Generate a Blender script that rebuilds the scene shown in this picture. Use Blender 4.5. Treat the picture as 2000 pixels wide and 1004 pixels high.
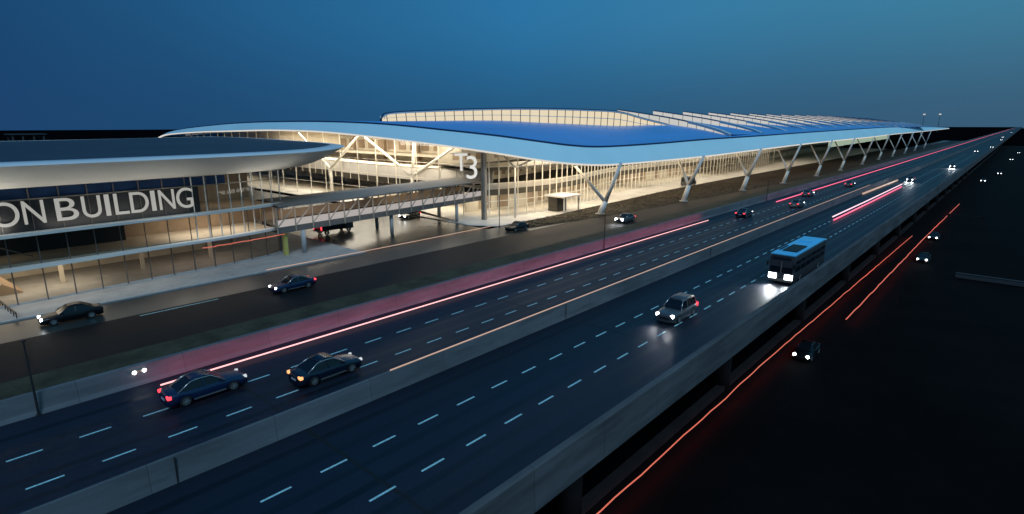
import bpy, math, random
from mathutils import Vector, Matrix
R = math.radians
random.seed(7)
sc = bpy.context.scene
for o in list(bpy.data.objects): bpy.data.objects.remove(o)
COL = sc.collection

# ------------------------------------------------------------ camera
H = 16.6
cam = bpy.data.cameras.new('camera'); co = bpy.data.objects.new('camera', cam); COL.objects.link(co)
co.location = (0, 0, H)
co.rotation_euler = (R(90 - 13.249), 0, R(41.647))
cam.sensor_width = 36; cam.lens = 36 * 1100 / 2000.0
cam.clip_start = 0.5; cam.clip_end = 12000
sc.camera = co
# ------------------------------------------------------------ sky
w = bpy.data.worlds.new('World'); sc.world = w; w.use_nodes = True
nt = w.node_tree; nt.nodes.clear()
def N(t, **k):
    n = nt.nodes.new(t)
    for a, b in k.items(): setattr(n, a, b)
    return n
def L(a, b): nt.links.new(a, b)
def vdot(src, vec):
    n = N('ShaderNodeVectorMath', operation='DOT_PRODUCT'); L(src, n.inputs[0]); n.inputs[1].default_value = vec
    return n.outputs['Value']
tc = N('ShaderNodeTexCoord'); gen = tc.outputs['Generated']
yaw = R(41.647)
hr = (math.cos(yaw), math.sin(yaw), 0)       # direction in which the dusk gets greyer (along the motorway)
az = N('ShaderNodeMapRange'); az.inputs[1].default_value = -0.66; az.inputs[2].default_value = 0.68; L(vdot(gen, hr), az.inputs[0])
el = N('ShaderNodeMapRange', interpolation_type='SMOOTHSTEP'); el.inputs[1].default_value = -0.01; el.inputs[2].default_value = 0.2; L(vdot(gen, (0, 0, 1)), el.inputs[0])
def mixc(f, a, b):
    m = N('ShaderNodeMix', data_type='RGBA'); L(f, m.inputs[0])
    for v, i in ((a, 6), (b, 7)):
        if isinstance(v, tuple): m.inputs[i].default_value = v + (1,)
        else: L(v, m.inputs[i])
    return m.outputs[2]
ta = N('ShaderNodeMapRange'); ta.inputs[1].default_value = 0.0; ta.inputs[2].default_value = 0.5; L(az.outputs[0], ta.inputs[0])
tb_ = N('ShaderNodeMapRange'); tb_.inputs[1].default_value = 0.5; tb_.inputs[2].default_value = 1.0; L(az.outputs[0], tb_.inputs[0])
low = mixc(tb_.outputs[0], mixc(ta.outputs[0], (0.012, 0.055, 0.148), (0.019, 0.100, 0.215)), (0.042, 0.108, 0.185))
high = mixc(tb_.outputs[0], mixc(ta.outputs[0], (0.009, 0.060, 0.160), (0.025, 0.175, 0.375)), (0.050, 0.215, 0.340))
sky = mixc(el.outputs[0], low, high)
nz = N('ShaderNodeTexNoise'); nz.inputs['Scale'].default_value = 2.2; nz.inputs['Detail'].default_value = 3; L(gen, nz.inputs['Vector'])
mr = N('ShaderNodeMapRange'); mr.inputs[3].default_value = 0.9; mr.inputs[4].default_value = 1.1; L(nz.outputs['Fac'], mr.inputs[0])
vm = N('ShaderNodeVectorMath', operation='SCALE'); L(sky, vm.inputs[0]); L(mr.outputs[0], vm.inputs['Scale'])
bg = N('ShaderNodeBackground'); L(vm.outputs[0], bg.inputs[0]); bg.inputs[1].default_value = 1.0
st = N('ShaderNodeTexSky', sky_type='NISHITA'); st.sun_disc = False; st.sun_elevation = R(-3); st.sun_rotation = R(115)
bg2 = N('ShaderNodeBackground'); L(st.outputs[0], bg2.inputs[0]); bg2.inputs[1].default_value = 0.02
ad = N('ShaderNodeAddShader'); L(bg.outputs[0], ad.inputs[0]); L(bg2.outputs[0], ad.inputs[1])
wo = N('ShaderNodeOutputWorld'); L(ad.outputs[0], wo.inputs[0])
# ------------------------------------------------------------ soft dusk light
sun = bpy.data.lights.new('sun', 'SUN'); so = bpy.data.objects.new('sun', sun); COL.objects.link(so)
sun.energy = 1.15; sun.angle = R(18); sun.color = (0.56, 0.77, 1.0)
so.rotation_euler = (R(44), 0, R(52))
sc.view_settings.view_transform = 'Standard'; sc.view_settings.look = 'None'
sc.view_settings.exposure = 0; sc.view_settings.gamma = 1
sc.cycles.max_bounces = 8; sc.cycles.transparent_max_bounces = 24; sc.cycles.sample_clamp_indirect = 4

# ------------------------------------------------------------ materials
MATS = {}
def mat(name, col, rough=0.6, metal=0.0, emit=None, es=0.0, var=0.0, vscale=1.0, bump=0.0, spec=0.5, stretch=None, tint=None, panel=None):
    m = bpy.data.materials.new(name); m.use_nodes = True; t = m.node_tree
    b = t.nodes['Principled BSDF']
    b.inputs['Base Color'].default_value = tuple(col) + (1,)
    b.inputs['Roughness'].default_value = rough; b.inputs['Metallic'].default_value = metal
    b.inputs['Specular IOR Level'].default_value = spec
    if emit: b.inputs['Emission Color'].default_value = tuple(emit) + (1,); b.inputs['Emission Strength'].default_value = es
    if var or bump:
        c = t.nodes.new('ShaderNodeTexCoord'); mp = t.nodes.new('ShaderNodeMapping')
        t.links.new(c.outputs['Object'], mp.inputs[0])
        if stretch: mp.inputs['Scale'].default_value = stretch
        n = t.nodes.new('ShaderNodeTexNoise'); n.inputs['Scale'].default_value = vscale; n.inputs['Detail'].default_value = 6
        n.inputs['Roughness'].default_value = 0.65
        t.links.new(mp.outputs[0], n.inputs['Vector'])
        if var:
            x = t.nodes.new('ShaderNodeMix'); x.data_type = 'RGBA'
            c2 = tint or tuple(v * (1 - var) for v in col)
            x.inputs[6].default_value = tuple(c2) + (1,); x.inputs[7].default_value = tuple(v * (1 + var) for v in col) + (1,)
            rr = t.nodes.new('ShaderNodeMapRange'); rr.inputs[1].default_value = 0.3; rr.inputs[2].default_value = 0.7
            t.links.new(n.outputs['Fac'], rr.inputs[0]); t.links.new(rr.outputs[0], x.inputs[0])
            t.links.new(x.outputs[2], b.inputs['Base Color'])
            r2 = t.nodes.new('ShaderNodeMapRange'); r2.inputs[3].default_value = max(0.03, rough - 0.12); r2.inputs[4].default_value = min(1, rough + 0.12)
            t.links.new(n.outputs['Fac'], r2.inputs[0]); t.links.new(r2.outputs[0], b.inputs['Roughness'])
        if bump:
            bp = t.nodes.new('ShaderNodeBump'); bp.inputs['Strength'].default_value = bump; bp.inputs['Distance'].default_value = 0.03
            n2 = t.nodes.new('ShaderNodeTexNoise'); n2.inputs['Scale'].default_value = vscale * 12; t.links.new(c.outputs['Object'], n2.inputs['Vector'])
            t.links.new(n2.outputs['Fac'], bp.inputs['Height']); t.links.new(bp.outputs[0], b.inputs['Normal'])
    if panel:
        cc = t.nodes.new('ShaderNodeTexCoord'); mp2 = t.nodes.new('ShaderNodeMapping'); mp2.inputs['Rotation'].default_value = panel[2]
        br = t.nodes.new('ShaderNodeTexBrick'); br.inputs['Scale'].default_value = 1.0; br.inputs['Brick Width'].default_value = panel[0]; br.inputs['Row Height'].default_value = panel[1]
        br.inputs['Mortar Size'].default_value = panel[3]; br.inputs['Mortar Smooth'].default_value = 0.3; br.offset = panel[4]
        br.inputs['Color1'].default_value = (1, 1, 1, 1); br.inputs['Color2'].default_value = (panel[5],) * 3 + (1,); br.inputs['Mortar'].default_value = (panel[6],) * 3 + (1,)
        t.links.new(cc.outputs['Object'], mp2.inputs[0]); t.links.new(mp2.outputs[0], br.inputs['Vector'])
        mx = t.nodes.new('ShaderNodeMix'); mx.data_type = 'RGBA'; mx.blend_type = 'MULTIPLY'; mx.inputs[0].default_value = 1
        src_ = b.inputs['Base Color'].links[0].from_socket if b.inputs['Base Color'].links else None
        if src_: t.links.new(src_, mx.inputs[6])
        else: mx.inputs[6].default_value = tuple(col) + (1,)
        t.links.new(br.outputs['Color'], mx.inputs[7]); t.links.new(mx.outputs[2], b.inputs['Base Color'])
    MATS[name] = m; return m
def glass(name, tint, mixv, rough=0.03):
    m = bpy.data.materials.new(name); m.use_nodes = True; t = m.node_tree; t.nodes.clear()
    o = t.nodes.new('ShaderNodeOutputMaterial'); a = t.nodes.new('ShaderNodeBsdfTransparent'); g = t.nodes.new('ShaderNodeBsdfGlossy')
    a.inputs[0].default_value = tuple(tint) + (1,); g.inputs['Roughness'].default_value = rough
    fr = t.nodes.new('ShaderNodeFresnel'); fr.inputs[0].default_value = 1.25
    ma = t.nodes.new('ShaderNodeMath'); ma.operation = 'ADD'; ma.inputs[1].default_value = mixv; t.links.new(fr.outputs[0], ma.inputs[0])
    x = t.nodes.new('ShaderNodeMixShader'); t.links.new(ma.outputs[0], x.inputs[0]); t.links.new(a.outputs[0], x.inputs[1]); t.links.new(g.outputs[0], x.inputs[2])
    t.links.new(x.outputs[0], o.inputs[0]); MATS[name] = m; return m
def emis(name, col, s): return mat(name, (0.02, 0.02, 0.02), 0.5, emit=col, es=s)

mat('asphalt', (0.009, 0.014, 0.026), 0.58, spec=0.32, var=0.35, vscale=0.12, bump=0.25, stretch=(1, 0.12, 1))
mat('asphalt_old', (0.008, 0.008, 0.009), 0.6, var=0.5, vscale=0.15, bump=0.3, stretch=(1, 0.12, 1), spec=0.16)
mat('asphalt_wet', (0.022, 0.034, 0.036), 0.32, var=0.3, vscale=0.08, bump=0.2, stretch=(1, 0.1, 1))
mat('asphalt_low', (0.006, 0.005, 0.005), 0.9, var=0.4, vscale=0.1, bump=0.25, spec=0.04)
mat('dark_ground', (0.003, 0.003, 0.004), 1.0, var=0.5, vscale=0.02, spec=0.0)
mat('asphalt_glossy', (0.009, 0.009, 0.010), 0.30, var=0.3, vscale=0.08, bump=0.12)
mat('verge', (0.05, 0.048, 0.030), 0.9, var=0.5, vscale=0.5, bump=0.6, spec=0.2)
mat('soil', (0.04, 0.031, 0.023), 0.95, var=0.5, vscale=0.4, bump=0.6, spec=0.1)
mat('parapet_concrete', (0.10, 0.103, 0.106), 0.9, var=0.38, vscale=0.4, bump=0.3, spec=0.15, stretch=(1, 0.35, 3), panel=(6.0, 9.0, (0, 0, R(90)), 0.02, 0.0, 0.86, 0.5))
mat('concrete', (0.135, 0.145, 0.155), 0.85, var=0.28, vscale=0.5, bump=0.3, spec=0.2, stretch=(1, 0.35, 2.5), panel=(6.0, 9.0, (0, 0, R(90)), 0.02, 0.0, 0.88, 0.55))
mat('concrete_dark', (0.02, 0.016, 0.016), 0.9, var=0.3, vscale=0.4, bump=0.3, spec=0.2)
mat('concrete_light', (0.42, 0.41, 0.39), 0.75, var=0.12, vscale=0.6)
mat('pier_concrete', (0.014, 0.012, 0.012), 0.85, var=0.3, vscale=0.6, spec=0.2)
mat('pavement', (0.34, 0.335, 0.32), 0.7, var=0.2, vscale=0.5, bump=0.2)
mat('plaza', (0.66, 0.62, 0.55), 0.6, var=0.2, vscale=0.3)
mat('kerb', (0.42, 0.40, 0.38), 0.7, var=0.15, vscale=1)
mat('line_paint', (0.58, 0.92, 0.88), 0.6, var=0.2, vscale=9, tint=(0.24, 0.40, 0.42))
mat('roof_blue', (0.125, 0.42, 0.88), 0.42, metal=0.1, var=0.12, vscale=0.04, panel=(14.0, 1.6, (0, 0, R(-70)), 0.05, 0.5, 0.93, 0.62))
mat('fascia_cyan', (0.72, 0.98, 1.0), 0.45, var=0.05, vscale=0.06)
mat('gutter', (0.01, 0.05, 0.13), 0.5)
mat('trim_white', (0.78, 0.76, 0.70), 0.5)
mat('roof_slate', (0.037, 0.052, 0.068), 0.6, var=0.2, vscale=0.06, panel=(20.0, 3.0, (0, 0, R(75)), 0.08, 0.5, 0.9, 0.7))
mat('rim_grey', (0.78, 0.78, 0.77), 0.5, var=0.06, vscale=0.1)
mat('soffit_grey', (0.62, 0.60, 0.55), 0.6, var=0.05, vscale=0.1)
mat('soffit_tan', (0.50, 0.44, 0.34), 0.7, var=0.1, vscale=0.2)
mat('ledge', (0.82, 0.78, 0.72), 0.5, var=0.06, vscale=0.3)
mat('mullion_dark', (0.12, 0.10, 0.085), 0.5)
mat('mullion_cream', (0.88, 0.82, 0.68), 0.5)
mat('steel_white', (0.74, 0.71, 0.64), 0.5, var=0.05, vscale=0.4)
mat('steel_grey', (0.24, 0.20, 0.15), 0.5)
mat('wall_cream', (0.78, 0.70, 0.56), 0.8, var=0.15, vscale=0.25)
mat('wall_tan', (0.42, 0.31, 0.21), 0.8, var=0.3, vscale=0.15)
mat('wall_dark', (0.013, 0.013, 0.014), 0.5, var=0.3, vscale=0.2)
mat('floor_cream', (0.66, 0.58, 0.46), 0.5, var=0.15, vscale=0.3)
mat('slab_edge', (0.13, 0.115, 0.095), 0.7)
mat('opening_dark', (0.07, 0.06, 0.045), 0.4)
mat('white_panel', (0.80, 0.76, 0.72), 0.5)
mat('steel_tan', (0.40, 0.34, 0.27), 0.5)
mat('panel_grey', (0.15, 0.135, 0.12), 0.6, var=0.1, vscale=0.3)
mat('bridge_roof', (0.17, 0.155, 0.14), 0.6, var=0.1, vscale=0.2)
mat('yellow', (0.55, 0.47, 0.12), 0.6)
mat('tyre', (0.012, 0.012, 0.013), 0.85)
mat('rim', (0.45, 0.50, 0.50), 0.3, metal=0.7)
mat('chrome', (0.75, 0.70, 0.66), 0.2, metal=0.8)
mat('car_glass', (0.008, 0.010, 0.014), 0.08)
mat('paint_blue', (0.005, 0.016, 0.055), 0.25, spec=0.7)
mat('paint_navy', (0.004, 0.010, 0.024), 0.25, spec=0.7)
mat('paint_black', (0.005, 0.005, 0.006), 0.3, spec=0.4)
mat('paint_grey', (0.07, 0.075, 0.08), 0.3, spec=0.7)
mat('paint_white', (0.6, 0.6, 0.58), 0.35)
mat('black_plastic', (0.01, 0.01, 0.01), 0.6)
mat('bus_roof', (0.14, 0.66, 1.0), 0.35)
mat('bus_body', (0.05, 0.052, 0.055), 0.4, var=0.1, vscale=1)
mat('post_dark', (0.02, 0.02, 0.022), 0.5)
mat('leaf_brown', (0.10, 0.075, 0.05), 0.85, var=0.5, vscale=.6, tint=(0.04, 0.03, 0.02))
mat('leaf_green', (0.03, 0.05, 0.015), 0.8, var=0.5, vscale=3)
glass('glass', (0.93, 0.92, 0.88), 0.02)
mat('glass_blue', (0.018, 0.040, 0.095), 0.2, var=0.25, vscale=0.2)
emis('panel_glow', (1.0, 0.90, 0.84), 0.42)
emis('headlight', (0.88, 0.95, 1.0), 14); emis('headlight_far', (0.95, 0.97, 1.0), 7)
emis('taillight', (1, 0.05, 0.07), 2.2); emis('indicator', (1, 0.42, 0.16), 1.6)
emis('trail_pink', (1.0, 0.50, 0.50), 1.5); emis('trail_strip_cream', (1.0, 0.66, 0.50), 0.55)
emis('trail_strip_red', (1.0, 0.22, 0.14), 0.75); emis('trail_rose', (1.0, 0.14, 0.26), 1.6); emis('trail_core', (1.0, 0.62, 0.70), 1.6)
emis('letter_lit', (1.0, 0.98, 0.90), 0.36); emis('letter_warm', (1.0, 0.97, 0.9), 0.75)
emis('clerestory_lit', (1.0, 0.84, 0.58), 0.8); emis('skylight_lit', (0.92, 0.90, 0.84), 0.62)
emis('display_lit', (0.75, 0.95, 0.70), 0.42)
emis('eave_trim_glow', (1.0, 0.93, 0.82), 0.72); emis('tail_glow', (1.0, 0.03, 0.03), 0.10)
emis('lamp_small', (0.9, 0.95, 1.0), 0.7)

# ------------------------------------------------------------ mesh helpers
def tag(o, label=None, cat=None, group=None, kind=None):
    if label: o['label'] = label
    if cat: o['category'] = cat
    if group: o['group'] = group
    if kind: o['kind'] = kind
    return o
class MB:
    def __init__(s): s.v = []; s.f = []; s.mi = []; s.cur = 0
    def add(s, vs, fs):
        b = len(s.v); s.v += [tuple(p) for p in vs]
        for f in fs: s.f.append(tuple(b + i for i in f)); s.mi.append(s.cur)
        return s
    def box(s, x0, x1, y0, y1, z0, z1):
        v = [(x, y, z) for z in (z0, z1) for y in (y0, y1) for x in (x0, x1)]
        return s.add(v, [(0, 2, 3, 1), (4, 5, 7, 6), (0, 1, 5, 4), (2, 6, 7, 3), (0, 4, 6, 2), (1, 3, 7, 5)])
    def bar(s, a, b, w=0.1, h=None, up=(0, 0, 1)):
        h = h or w; a = Vector(a); b = Vector(b); d = (b - a).normalized()
        up = Vector(up)
        if abs(d.dot(up)) > 0.98: up = Vector((1, 0, 0))
        r = d.cross(up).normalized(); u = r.cross(d)
        vs = [p + r * (sx * w / 2) + u * (sy * h / 2) for p in (a, b) for sx, sy in ((-1, -1), (1, -1), (1, 1), (-1, 1))]
        return s.add(vs, [(0, 3, 2, 1), (4, 5, 6, 7), (0, 1, 5, 4), (1, 2, 6, 5), (2, 3, 7, 6), (3, 0, 4, 7)])
    def tube(s, pts, r, n=8):
        pts = [Vector(p) for p in pts]; rs = r if isinstance(r, (list, tuple)) else [r] * len(pts)
        rings = []; vs = []
        for i, p in enumerate(pts):
            d = (pts[min(i + 1, len(pts) - 1)] - pts[max(i - 1, 0)]).normalized()
            up = Vector((0, 0, 1)) if abs(d.z) < 0.95 else Vector((1, 0, 0))
            a = d.cross(up).normalized(); b = a.cross(d)
            for k in range(n):
                t = 2 * math.pi * k / n; vs.append(p + (a * math.cos(t) + b * math.sin(t)) * rs[i])
        fs = []
        for i in range(len(pts) - 1):
            for k in range(n): fs.append((i * n + k, i * n + (k + 1) % n, (i + 1) * n + (k + 1) % n, (i + 1) * n + k))
        fs.append(tuple(range(n - 1, -1, -1))); e = (len(pts) - 1) * n; fs.append(tuple(e + k for k in range(n)))
        return s.add(vs, fs)
    def grid(s, rows, flip=False):
        n = len(rows[0]); vs = [p for r in rows for p in r]; fs = []
        for i in range(len(rows) - 1):
            for j in range(n - 1):
                q = (i * n + j, i * n + j + 1, (i + 1) * n + j + 1, (i + 1) * n + j)
                fs.append(q[::-1] if flip else q)
        return s.add(vs, fs)
    def prism(s, prof, axis_pts):          # closed profile [(x,z)] swept along +Y stations
        n = len(prof); vs = [(x, y, z) for y in axis_pts for x, z in prof]; fs = []
        for i in range(len(axis_pts) - 1):
            for k in range(n): fs.append((i * n + k, (i + 1) * n + k, (i + 1) * n + (k + 1) % n, i * n + (k + 1) % n))
        fs.append(tuple(range(n))); e = (len(axis_pts) - 1) * n; fs.append(tuple(e + k for k in range(n - 1, -1, -1)))
        return s.add(vs, fs)
    def build(s, name, m, parent=None, smooth=False):
        me = bpy.data.meshes.new(name); me.from_pydata(s.v, [], s.f)
        ms = m if isinstance(m, (list, tuple)) else [m]
        for k in ms: me.materials.append(MATS[k])
        if len(ms) > 1: me.polygons.foreach_set('material_index', s.mi)
        if smooth: me.polygons.foreach_set('use_smooth', [True] * len(me.polygons))
        me.update(); o = bpy.data.objects.new(name, me); COL.objects.link(o)
        if parent: o.parent = parent
        return o
def empty(name, loc=(0, 0, 0), rz=0, label=None, cat=None, group=None):
    o = bpy.data.objects.new(name, None); COL.objects.link(o); o.location = loc; o.rotation_euler = (0, 0, rz)
    o.empty_display_size = 0.5
    return tag(o, label, cat, group)
def copy_tree(o, parent=None):
    c = o.copy(); COL.objects.link(c); c.parent = parent
    for ch in list(o.children): copy_tree(ch, c)
    return c
def solid(o, th, off=-1):
    m = o.modifiers.new('thickness', 'SOLIDIFY'); m.thickness = th; m.offset = off; return o
def resample(path, n):
    P = [Vector(p) for p in path]; d = [0]
    for a, b in zip(P, P[1:]): d.append(d[-1] + (b - a).length)
    out = []; j = 0
    for i in range(n):
        t = d[-1] * i / (n - 1)
        while j < len(d) - 2 and d[j + 1] < t: j += 1
        u = (t - d[j]) / (d[j + 1] - d[j]); out.append(P[j].lerp(P[j + 1], u))
    return out
def smoothp(path, k=4):
    P = [Vector(p) for p in path]; out = []
    for i in range(len(P) - 1):
        p0 = P[max(i - 1, 0)]; p1 = P[i]; p2 = P[i + 1]; p3 = P[min(i + 2, len(P) - 1)]
        for j in range(k):
            t = j / k
            out.append(0.5 * ((2 * p1) + (-p0 + p2) * t + (2 * p0 - 5 * p1 + 4 * p2 - p3) * t * t + (-p0 + 3 * p1 - 3 * p2 + p3) * t ** 3))
    out.append(P[-1]); return out
def offset2(path, d):                       # to the left of travel
    P = [Vector(p) for p in path]; out = []
    for i, p in enumerate(P):
        t = P[min(i + 1, len(P) - 1)] - P[max(i - 1, 0)]; t.z = 0; t.normalize()
        out.append(Vector((p.x - t.y * d, p.y + t.x * d, p.z)))
    return out
def zed(path, z): return [Vector((p[0], p[1], z)) for p in path]
GAIN = {'ceiling_lamp': 3.6, 'eave_lamp': 2.2, 'facade_lamp': 4.5, 'bridge_lamp': 2.2, 'facade_fill': 1.15}
def area(name, loc, size, power, col, rot=(0, 0, 0), sy=None, parent=None, spread=180):
    power *= GAIN.get(name, 1)
    l = bpy.data.lights.new(name, 'AREA'); l.energy = power; l.color = col; l.size = size; l.spread = R(spread)
    if sy: l.shape = 'RECTANGLE'; l.size_y = sy
    o = bpy.data.objects.new(name, l); COL.objects.link(o); o.location = loc; o.rotation_euler = rot
    if parent: o.parent = parent
    return o
def text_mesh(name, s, size, depth, m, parent=None, thin=0.0):
    c = bpy.data.curves.new(name, 'FONT'); c.body = s; c.size = size; c.extrude = depth; c.align_x = 'LEFT'
    c.offset = thin
    t = bpy.data.objects.new(name, c); COL.objects.link(t)
    dg = bpy.context.evaluated_depsgraph_get(); me = bpy.data.meshes.new_from_object(t.evaluated_get(dg))
    bpy.data.objects.remove(t)
    me.materials.clear(); me.materials.append(MATS[m])
    o = bpy.data.objects.new(name, me); COL.objects.link(o)
    if parent: o.parent = parent
    return o

# ------------------------------------------------------------ ground and roads
ysd = [-120, 0, 100, 300, 700, 1500, 2600, 5200]
prof = [(-2300, -1.05), (-600, -1.05), (-150, -1.05), (-41.6, -1.05), (-37, -4), (-32, -8.05), (0, -8.05), (60, -8.05), (900, -8.05), (4000, -8.05)]
g = MB(); g.grid([[(x, y, z) for x, z in prof] for y in ysd], flip=False)
tag(g.build('ground', 'dark_ground'), kind='structure')
Y0, Y1 = -40, 4800
m = MB(); m.grid([[(-40.7, y, 0), (-27.9, y, 0)] for y in (Y0, 20, 80, 200, 600, Y1)]); m.grid([[(-27.55, y, 0), (-14.95, y, 0)] for y in (Y0, 20, 80, 200, 600, Y1)])
tag(m.build('road', 'asphalt'), kind='structure')
m = MB(); m.box(-40.7, -15.2, Y0, Y1, -1.35, -0.02)
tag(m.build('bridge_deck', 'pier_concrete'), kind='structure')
m = MB()
for k_ in range(16):
    y_ = 13.5 + 24.7 * k_; m.grid([[(-40.6, y_, .003), (-27.95, y_, .003)], [(-40.6, y_ + .22, .003), (-27.95, y_ + .22, .003)]], flip=True); m.grid([[(-27.5, y_, .003), (-15.0, y_, .003)], [(-27.5, y_ + .22, .003), (-15.0, y_ + .22, .003)]], flip=True)
mat('joint_rubber', (0.004, 0.005, 0.006), 0.7)
tag(m.build('deck_joint', 'joint_rubber'), kind='structure')
mat('tyre_track', (0.006, 0.009, 0.016), 0.48, spec=0.3, var=0.5, vscale=0.6, stretch=(1, 0.05, 1))
m = MB()
for xc in (-37.8, -34.15, -30.4, -25.2, -21.4, -17.8):
    for dx in (-.85, .85): m.grid([[(xc + dx - .24, y_, .0015), (xc + dx + .24, y_, .0015)] for y_ in (Y0, 60, 200, 500)])
tag(m.build('tyre_track', 'tyre_track'), kind='structure')
# lane dashes: one object per line
for X, ph in ((-32.35, 2.05), (-35.95, 1.84), (-23.25, 2.85), (-19.62, 0.12)):
    m = MB(); y = ph - 12
    while y < 420:
        a = random.uniform(-.03, .03); m.add([(X - .065, y + a, .004), (X + .065, y + a, .004), (X + .065, y + 1.47 + a, .004), (X - .065, y + 1.47 + a, .004)], [(0, 1, 2, 3)]); y += 3.03
    tag(m.build('lane_marking', 'line_paint'), kind='structure')
m = MB(); m.grid([[(-66.8, y, -1.03), (-60.5, y, -1.03)] for y in (Y0, 60, 200, 800)]); tag(m.build('wet_lane', 'asphalt_wet'), kind='structure')
m = MB(); m.grid([[(-60.5, y, -1.034), (-50.6, y, -1.034)] for y in (Y0, 60, 200, 800)]); tag(m.build('service_road', 'asphalt_old'), kind='structure')
m = MB(); m.prism([(-50.4, -1.04), (-50.4, -.86), (-46.6, -.82), (-46.6, -1.04)], (Y0, 60, 200, 800)); tag(m.build('verge', 'verge'), kind='structure')
m = MB(); m.grid([[(-46.6, y, -1.0), (-41.2, y, -1.0)] for y in (Y0, 60, 200, 800)]); tag(m.build('drain_path', 'soil'), kind='structure')
m = MB(); m.add([(-60.0, 14.4, -1.028), (-59.85, 14.4, -1.028), (-59.85, 21.5, -1.028), (-60.0, 21.5, -1.028)], [(0, 1, 2, 3)]); tag(m.build('lane_marking', 'line_paint'), kind='structure')
# kerbs and pavements
m = MB(); m.box(-95, -67.25, Y0, 43.6, -1.04, -.90); tag(m.build('pavement', 'pavement'), kind='structure')
m = MB(); m.box(-67.25, -66.85, Y0, 44.2, -1.04, -.88); m.box(-95, -67.25, 43.6, 44.0, -1.04, -.88); tag(m.build('kerb', 'kerb'), kind='structure')
m = MB(); m.grid([[(-320, 44.0, -1.03), (-320, 69, -1.03)], [(-66.85, 44.0, -1.03), (-66.85, 69, -1.03)]], flip=True); tag(m.build('side_road', 'asphalt_glossy'), kind='structure')
pl = [(-300, 84), (-230, 77), (-160, 71.5), (-110, 71.0), (-92, 70.2), (-80, 69.6), (-72, 69.2), (-67.1, 72), (-67.1, 86), (-68.2, 100), (-68.8, 113), (-71.0, 145), (-71.6, 181), (-71.4, 228), (-72, 300), (-74, 500)]
m = MB(); m.grid([[(x, y, -.93) for x, y in pl], [(-320 if i < 2 else (-170 if i < 7 else -130), 90 + i if i < 7 else y + 8, -.93) for i, (x, y) in enumerate(pl)]], flip=True)
m.grid([[(x, y, -.93) for x, y in pl], [(x, y, -1.05) for x, y in pl]], flip=False); tag(m.build('plaza', 'plaza'), kind='structure')
m = MB(); m.grid([[(-67.1, 74, -1.0), (-62.0, 74, -1.0)], [(-68.2, 100, -1.0), (-58.6, 100, -1.0)], [(-71, 145, -1), (-55.5, 145, -1)], [(-71.6, 200, -1), (-52.5, 200, -1)], [(-72, 300, -1), (-51.5, 300, -1)], [(-74, 500, -1), (-55, 500, -1)]])
tag(m.build('planting_bed', 'soil'), kind='structure')
# low road to the right
m = MB(); m.grid([[(-17.5, y, -8.03), (6, y, -8.03)] for y in (-40, 60, 200, 900)]); tag(m.build('lower_road', 'asphalt_low'), kind='structure')
m = MB(); m.box(-18.3, -17.6, -40, 900, -8.05, -7.55); tag(m.build('kerb', 'concrete_dark'), kind='structure')

# ------------------------------------------------------------ barriers
def barrier(prof, label, joints, jx, jz0, jz1, y0=Y0, y1=Y1):
    e = empty('concrete_barrier', (0, 0, 0), 0, label, 'barrier')
    m = MB(); m.prism(prof, [y0] + list(range(0, 400, 25)) + [y1]); m.build('wall', 'parapet_concrete' if prof[0][0] == -15.0 else 'concrete', e)
    return e
b1 = barrier([(-40.7, -.02), (-40.9, .25), (-41.05, 1.25), (-41.45, 1.25), (-41.6, .1), (-41.7, -1.0), (-41.0, -1.0), (-40.8, -1.0)], 'long grey concrete edge wall on the terminal side of the raised road, washed pink', [], 0, 0, 0)
b2 = barrier([(-27.55, -.02), (-27.60, .3), (-27.68, 1.38), (-27.86, 1.38), (-27.92, .3), (-27.95, -.02)], 'long grey concrete median wall between the two carriageways of the raised road', [], 0, 0, 0)
b3 = barrier([(-15.0, -.02), (-14.98, 1.05), (-14.95, 1.1), (-14.70, 1.1), (-14.62, 1.0), (-14.55, -1.25), (-14.8, -1.5), (-15.6, -1.5), (-15.6, -.9), (-15.2, -.8), (-15.2, -.02)], 'long dark concrete parapet on the outer edge of the raised road above the lower road', [], 0, 0, 0)
def joints(par, x, z0, z1, ys, n='joint'):
    for y in ys:
        m = MB(); m.box(x - .012, x + .012, y - .035, y + .035, z0, z1); m.build(n, 'post_dark', par)
joints(b2, -27.56, 0, 1.36, [7.1 + 31 * k for k in range(8)])
# lamp posts on the terminal-side barrier
lp = empty('lamp_post', (-41.0, 4.0, 0), 0, 'thin dark unlit post on the terminal-side wall at the lower left of the photo', 'lamp post', 'thin posts along the barrier')
m = MB(); m.tube([(0.33, 0, .02), (0.33, 0, 2.2), (0.33, 0, 4.6)], [.07, .06, .045], 8); m.build('pole', 'post_dark', lp)
m = MB(); m.box(.2, .46, -.13, .13, 0, .06); m.build('base_plate', 'post_dark', lp)
m = MB(); m.box(.24, .42, -.09, .09, 4.6, 4.68); m.build('cap', 'post_dark', lp)
for y, lab in ((64.7, 'thin dark unlit post on the terminal-side wall below the first forked column'), (131, 'thin dark unlit post on the wall right of the dark car')):
    c = copy_tree(lp); c.location = (-41.0, y, 0); tag(c, lab)
kp = empty('bollard_post', (-67.0, 72.0, -1), 0, 'thin dark post on the kerb in front of the tall sign pylon', 'post')
m = MB(); m.tube([(0, 0, 0), (0, 0, 5.6)], .06, 8); m.build('pole', 'post_dark', kp); m = MB(); m.box(-.14, .14, -.14, .14, 0, .07); m.build('base_plate', 'post_dark', kp)

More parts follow.
